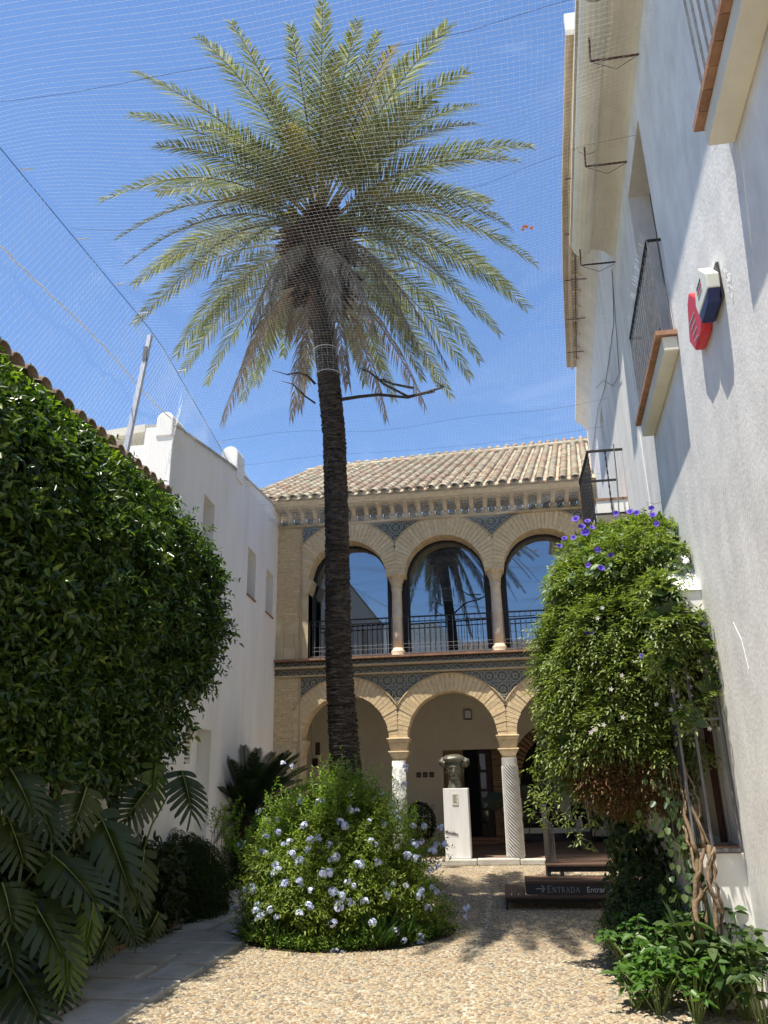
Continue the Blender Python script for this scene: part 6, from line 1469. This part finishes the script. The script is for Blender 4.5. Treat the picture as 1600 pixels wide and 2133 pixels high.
# morning glory trumpets
def trumpet():
    b = B(); prof = [(.004, 0), (.006, .02), (.012, .04), (.030, .055), (.042, .058)]; n = 15
    V = []; F = []
    for (r, z) in prof:
        for j in range(n): th = 2*math.pi*j/n; q = r*(1+.06*math.cos(5*th)); V.append((q*math.cos(th), q*math.sin(th), z))
    for i in range(len(prof)-1):
        for j in range(n): F.append((i*n+j, i*n+(j+1) % n, (i+1)*n+(j+1) % n, (i+1)*n+j))
    me = bpy.data.meshes.new('flower'); me.from_pydata(V, [], F); me.materials.append(F_ipo); return me
TR = trumpet()
for (px, py, Y) in [(1202, 1088, 7.5), (1225, 1092, 7.5), (1213, 1105, 7.5), (1216, 1118, 7.4), (1285, 1073, 7.5), (1357, 1062, 7.15), (1360, 1080, 7.1), (1365, 1093, 7.0), (1315, 1072, 7.3), (1328, 1075, 7.3), (1177, 1127, 7.7), (1197, 1125, 7.6), (1243, 1147, 7.1), (1270, 1160, 7.0), (1228, 1178, 7.1), (1250, 1190, 7.0), (1155, 1200, 7.8), (1168, 1207, 7.7), (1162, 1212, 7.7), (1158, 1256, 7.7), (1164, 1143, 7.7), (1170, 1308, 7.6), (1226, 1322, 7.1), (1340, 1372, 6.6), (1465, 1308, 6.5), (1222, 1112, 7.4), (1232, 1105, 7.4)]:
    o = bpy.data.objects.new('flower', TR); C.objects.link(o); o.location = atY(px, py, Y-.12); d = Vector((random.uniform(-.6, .3), -1, random.uniform(-.1, .9))); o.rotation_euler = d.to_track_quat('Z', 'Y').to_euler(); s_ = random.uniform(.6, .95); o.scale = (s_,)*3; adopt(o, vn)
wp = np.array([np.array(atY(random.uniform(1390, 1500), random.uniform(1340, 1520), random.uniform(6.35, 6.6))) for _ in range(26)]+[np.array(atY(random.uniform(1200, 1420), random.uniform(1250, 1560), 6.6)) for _ in range(14)])
PP, DD2, NN = [], [], []
for p in wp:
    for j in range(5): th = 2*math.pi*j/5; PP.append(p); DD2.append((math.cos(th), -.2, math.sin(th))); NN.append((0, -1, .1))
foliage('white_blossoms', (np.array(PP), np.array(DD2), np.array(NN)*1., np.full(len(PP), .022), np.full(len(PP), .012)), F_white, vn)
# woody stems climbing to the vine
def stem(pts_, r): B().tube([atY(*p) for p in pts_], [r*(1-.35*i/len(pts_)) for i in range(len(pts_))], 8).build('woody_stem', M_stem, vn, smooth=True)
def wob(a, c, n, r, amp=.018):
    A_, C_ = atY(*a), atY(*c); out_ = []
    ph = random.uniform(0, 6)
    for i in range(n+1):
        t_ = i/n; q = A_.lerp(C_, t_); w_ = math.sin(math.pi*t_)
        out_.append(q+Vector((amp*math.sin(7*t_+ph)+random.gauss(0, .006), amp*math.cos(5*t_+ph), random.gauss(0, .004)))*(.4+w_))
    B().tube(out_, [r*(1-.3*i/n)*random.uniform(.82, 1.2) for i in range(n+1)], 8).build('woody_stem', M_stem, vn, smooth=True)
for (a, c, r) in [((1462, 1995, 6.35), (1450, 1770, 6.45), .026), ((1490, 1985, 6.35), (1478, 1760, 6.42), .020), ((1436, 1975, 6.4), (1466, 1760, 6.42), .018), ((1505, 1970, 6.4), (1488, 1765, 6.42), .013), ((1475, 1930, 6.38), (1440, 1765, 6.5), .012),
                  ((1450, 1900, 6.4), (1487, 1770, 6.4), .011), ((1498, 1900, 6.38), (1470, 1765, 6.42), .010), ((1450, 1775, 6.45), (1400, 1560, 6.75), .018), ((1466, 1765, 6.42), (1415, 1560, 6.6), .013), ((1478, 1765, 6.42), (1430, 1600, 6.5), .009), ((1440, 1765, 6.5), (1385, 1600, 6.9), .013),
                  ((1385, 1730, 7.9), (1375, 1560, 7.3), .016), ((1400, 1730, 7.9), (1395, 1570, 7.2), .014), ((1378, 1700, 7.8), (1410, 1600, 7.0), .010)]:
    wob(a, c, 12, r)
lf = []
for k in range(150):
    t_ = random.random(); q = atY(1395+random.gauss(0, 22)+40*t_, 1580+300*t_, 6.45+.3*(1-t_)); lf.append(tuple(q))
foliage('hanging_ivy', (np.array(lf), np.tile([-.2, 0, -1.], (150, 1))+rng.normal(size=(150, 3))*.4, np.tile([-.3, -1, .2], (150, 1))+rng.normal(size=(150, 3))*.4, rng.uniform(.05, .085, 150), rng.uniform(.035, .06, 150)), L_ivy, vn)
for k in range(9):
    x0 = 1385+k*9; a = atY(x0, 1600, 6.6); c = atY(x0+30, 1850+random.uniform(-60, 60), 6.5); B().tube([a, a.lerp(c, .5)+Vector((.02, 0, 0)), c], .0022, 3).build('hanging_stem', M_twig, vn)

# ivy column and dark plants under the vine
iv = thing('ivy_column', 'upright mass of dark ivy climbing beside the entrance steps', 'ivy', (1.2, 8.6, 0))
ivb = [(1290, 1690, 8.4, .16), (1320, 1680, 8.5, .2), (1300, 1750, 8.3, .2), (1330, 1760, 8.4, .24), (1315, 1820, 8.2, .24), (1345, 1840, 8.2, .26), (1310, 1880, 8.0, .18), (1330, 1900, 7.9, .28), (1370, 1900, 7.9, .24), (1300, 1930, 7.8, .2), (1360, 1700, 8.6, .18), (1355, 1770, 8.4, .2)]
b_, d_2 = [], []
for a in ivb:
    c = np.array(atY(*a[:3])); n = int(8200*a[3]**2); u = unit(rng.normal(size=(n, 3))); b_.append(c+u*a[3]*rng.uniform(.6, 1.05, (n, 1))); d_2.append(u)
b_ = np.concatenate(b_); d_2 = np.concatenate(d_2); k_ = b_[:, 2] > .01; b_, d_2 = b_[k_], d_2[k_]
foliage('leaves', (b_, d_2*.4+rng.normal(size=b_.shape)*.4+[0, 0, -.8], d_2+rng.normal(size=b_.shape)*.35+[0, 0, .3], rng.uniform(.04, .075, len(b_)), rng.uniform(.03, .05, len(b_))), L_ivy, iv)
B().tube([atY(1345, 1960, 8.2), atY(1350, 1800, 8.5), atY(1340, 1640, 8.4)], [.07, .05, .04], 8).build('trunk', M_twig, iv)
# small-leaved bush in front of the steps
t = thing('small_leaved_bush', 'dark fine-leaved bush hiding the right end of the entrance steps', 'shrub', (1.1, 8.2, 0))
b_, d_2 = [], []
for a in [(1335, 1850, 7.9, .16), (1310, 1905, 7.8, .14), (1330, 1930, 7.7, .2), (1380, 1950, 7.5, .22), (1300, 1960, 7.6, .16), (1420, 1930, 7.3, .2), (1350, 1990, 7.4, .2)]:
    c = np.array(atY(*a[:3])); n = int(5200*a[3]**2); u = unit(rng.normal(size=(n, 3))); b_.append(c+u*a[3]*rng.uniform(.7, 1.05, (n, 1))); d_2.append(u)
b_ = np.concatenate(b_); d_2 = np.concatenate(d_2); k_ = b_[:, 2] > .01
foliage('leaves', shoots(b_[k_], d_2[k_]+[0, 0, .5], .11, 8, .035, .013), L_ivy, t)
# broad-leaved plants in the right corner
def big_leaf_plant(name, label, spots, leafL, leafW, material, n, hgt, seed):
    t = thing(name, label, 'plant', (spots[0][0], spots[0][1], 0)); r_ = np.random.default_rng(seed)
    for (x, y_, s_) in spots:
        for k in range(int(n*s_)):
            th = r_.uniform(0, 6.28); h = hgt*s_*r_.uniform(.35, 1.0); rad = .05+.20*s_*r_.random(); e = Vector((math.cos(th), math.sin(th), 0)); base_ = Vector((x, y_, 0)); p = base_+e*rad+Vector((0, 0, h))
            if p.x > rx(max(p.y, .1))-.06: continue
            B().tube([base_+e*.02, base_+e*rad*.5+Vector((0, 0, h*.6)), p], [.006, .005, .003], 4).build('stem', rib_m, t)
            m_ = 6; P_ = np.tile(np.array(p), (m_, 1))+r_.normal(size=(m_, 3))*.012; a = np.arange(m_)*2*math.pi/m_+th
            D3 = np.stack([np.cos(a), np.sin(a), r_.uniform(-.3, .35, m_)], 1); N3 = np.tile([0, 0, 1.], (m_, 1))+r_.normal(size=(m_, 3))*.25
            o = link('leaf_whorl', leafmesh('leaf_whorl', P_, D3, N3, r_.uniform(.7, 1.1, m_)*leafL, r_.uniform(.8, 1.1, m_)*leafW, tipdrop=.25), material, t)
big_leaf_plant('leafy_plant', 'bright green whorled plant at the lower right edge of the cobbles', [(.95, 6.35, 1), (1.15, 6.15, 1), (1.3, 6.5, 1.1), (.9, 6.7, .8), (1.05, 6.55, 1.0), (.8, 6.45, .6)], .105, .048, L_ground, 15, .42, 3)
big_leaf_plant('leafy_plant', 'green whorled plant just left of the woody vine stems', [(.98, 7.1, 1.2), (1.1, 7.3, 1.2), (1.15, 6.9, 1.2), (.9, 7.3, .9)], .095, .045, L_ground, 14, .45, 4)
big_leaf_plant('dark_leafy_plant', 'dark glossy plant against the foot of the right wall', [(1.5, 6.25, 1.5), (1.42, 6.6, 1.5), (1.52, 5.95, 1.2), (1.35, 6.35, 1.2)], .13, .065, L_ivy, 15, .42, 5)
sp = thing('strap_leaf_plant', 'dark upright strap-leaved plant at the foot of the vine stems', 'plant', (1.35, 6.6, 0))
for k in range(26):
    e = Vector((random.gauss(0, .5), random.gauss(0, .4), 1)).normalized(); b0 = Vector((1.36+random.gauss(0, .05), 6.45+random.gauss(0, .05), 0)); L_ = random.uniform(.45, .8)
    me = leafmesh('strap_leaf', np.array([b0]), np.array([e]), np.array([[0.2, -1, .1]]), L_, .065, tipdrop=.12); o = link('strap_leaf', me, L_ivy, sp)

# ------------------------------------------------------------------ plants inside the arcade
t = thing('topiary_bush', 'round clipped dark bush inside the arcade behind the marble column', 'shrub', (-2.05, 19.5, .1))
n = 1500; u = unit(rng.normal(size=(n, 3))); P0 = np.array([-2.05, 19.6, .62])+u*np.array([.36, .36, .46]); foliage('leaves', (P0, rng.normal(size=(n, 3)), u, np.full(n, .06), np.full(n, .04)), L_cyc, t); B().lathe((-2.05, 19.6, .1), [(.15, 0), (.2, .25)], 14).build('pot', M_terra, t)
t = thing('big_leaf_pot_plant', 'dark elephant-ear plant beside the spiral column inside the arcade', 'plant', (.1, 18.2, .1))
for (px, py, s_, rot) in ((1030, 1670, .30, .3), (1100, 1655, .26, 2.4), (1108, 1700, .20, 3.4), (1250, 1650, .30, .9), (1243, 1712, .22, 2.0), (1262, 1625, .26, .2)):
    c = atY(px, py, 18.2); out_ = []
    for a in np.linspace(0, 2*math.pi, 33)[:-1]:
        rr_ = s_*(.85-.40*math.exp(-((a-math.pi)/.30)**2)+.35*math.exp(-(min(a, 2*math.pi-a)/.35)**2)); out_.append((math.cos(a)*rr_, math.sin(a)*rr_*.75))
    cr_, sr_ = math.cos(rot), math.sin(rot); V = [tuple(c+Vector((0, -.03, 0)))]+[tuple(c+Vector((p[0]*cr_-p[1]*sr_, abs(p[1])*.35, p[0]*sr_+p[1]*cr_))) for p in out_]; n = len(out_)
    B().add(V, [(0, 1+i, 1+(i+1) % n) for i in range(n)]).build('leaf', L_darkpot, t, smooth=False)
    B().tube([c, c+Vector((-.1 if px > 1060 else .25, .1, -.4)), Vector((.15 if px < 1200 else 1.6, 18.3, .1))], [.01, .015, .02], 5).build('stalk', M_twig, t)
B().lathe((.15, 18.3, .1), [(.14, 0), (.2, .35)], 14).build('pot', M_sign, t); B().lathe((1.6, 18.3, .1), [(.14, 0), (.2, .35)], 14).build('pot', M_sign, t)
t = thing('reflected_slab', 'pale leaning board built as the white slab reflected in the glass at the right of the arcade', 'panel', (2.0, 20.2, .1)); c0, c1, c2, c3 = atY(1212, 1645, 19.8), atY(1262, 1645, 19.8), atY(1275, 1742, 19.8), atY(1232, 1742, 19.8)
B().prism([c0, c1, c2, c3], (0, .05, 0)).build('board', M_cream, t)  # solid board added in place of the white slab mirrored in the glass
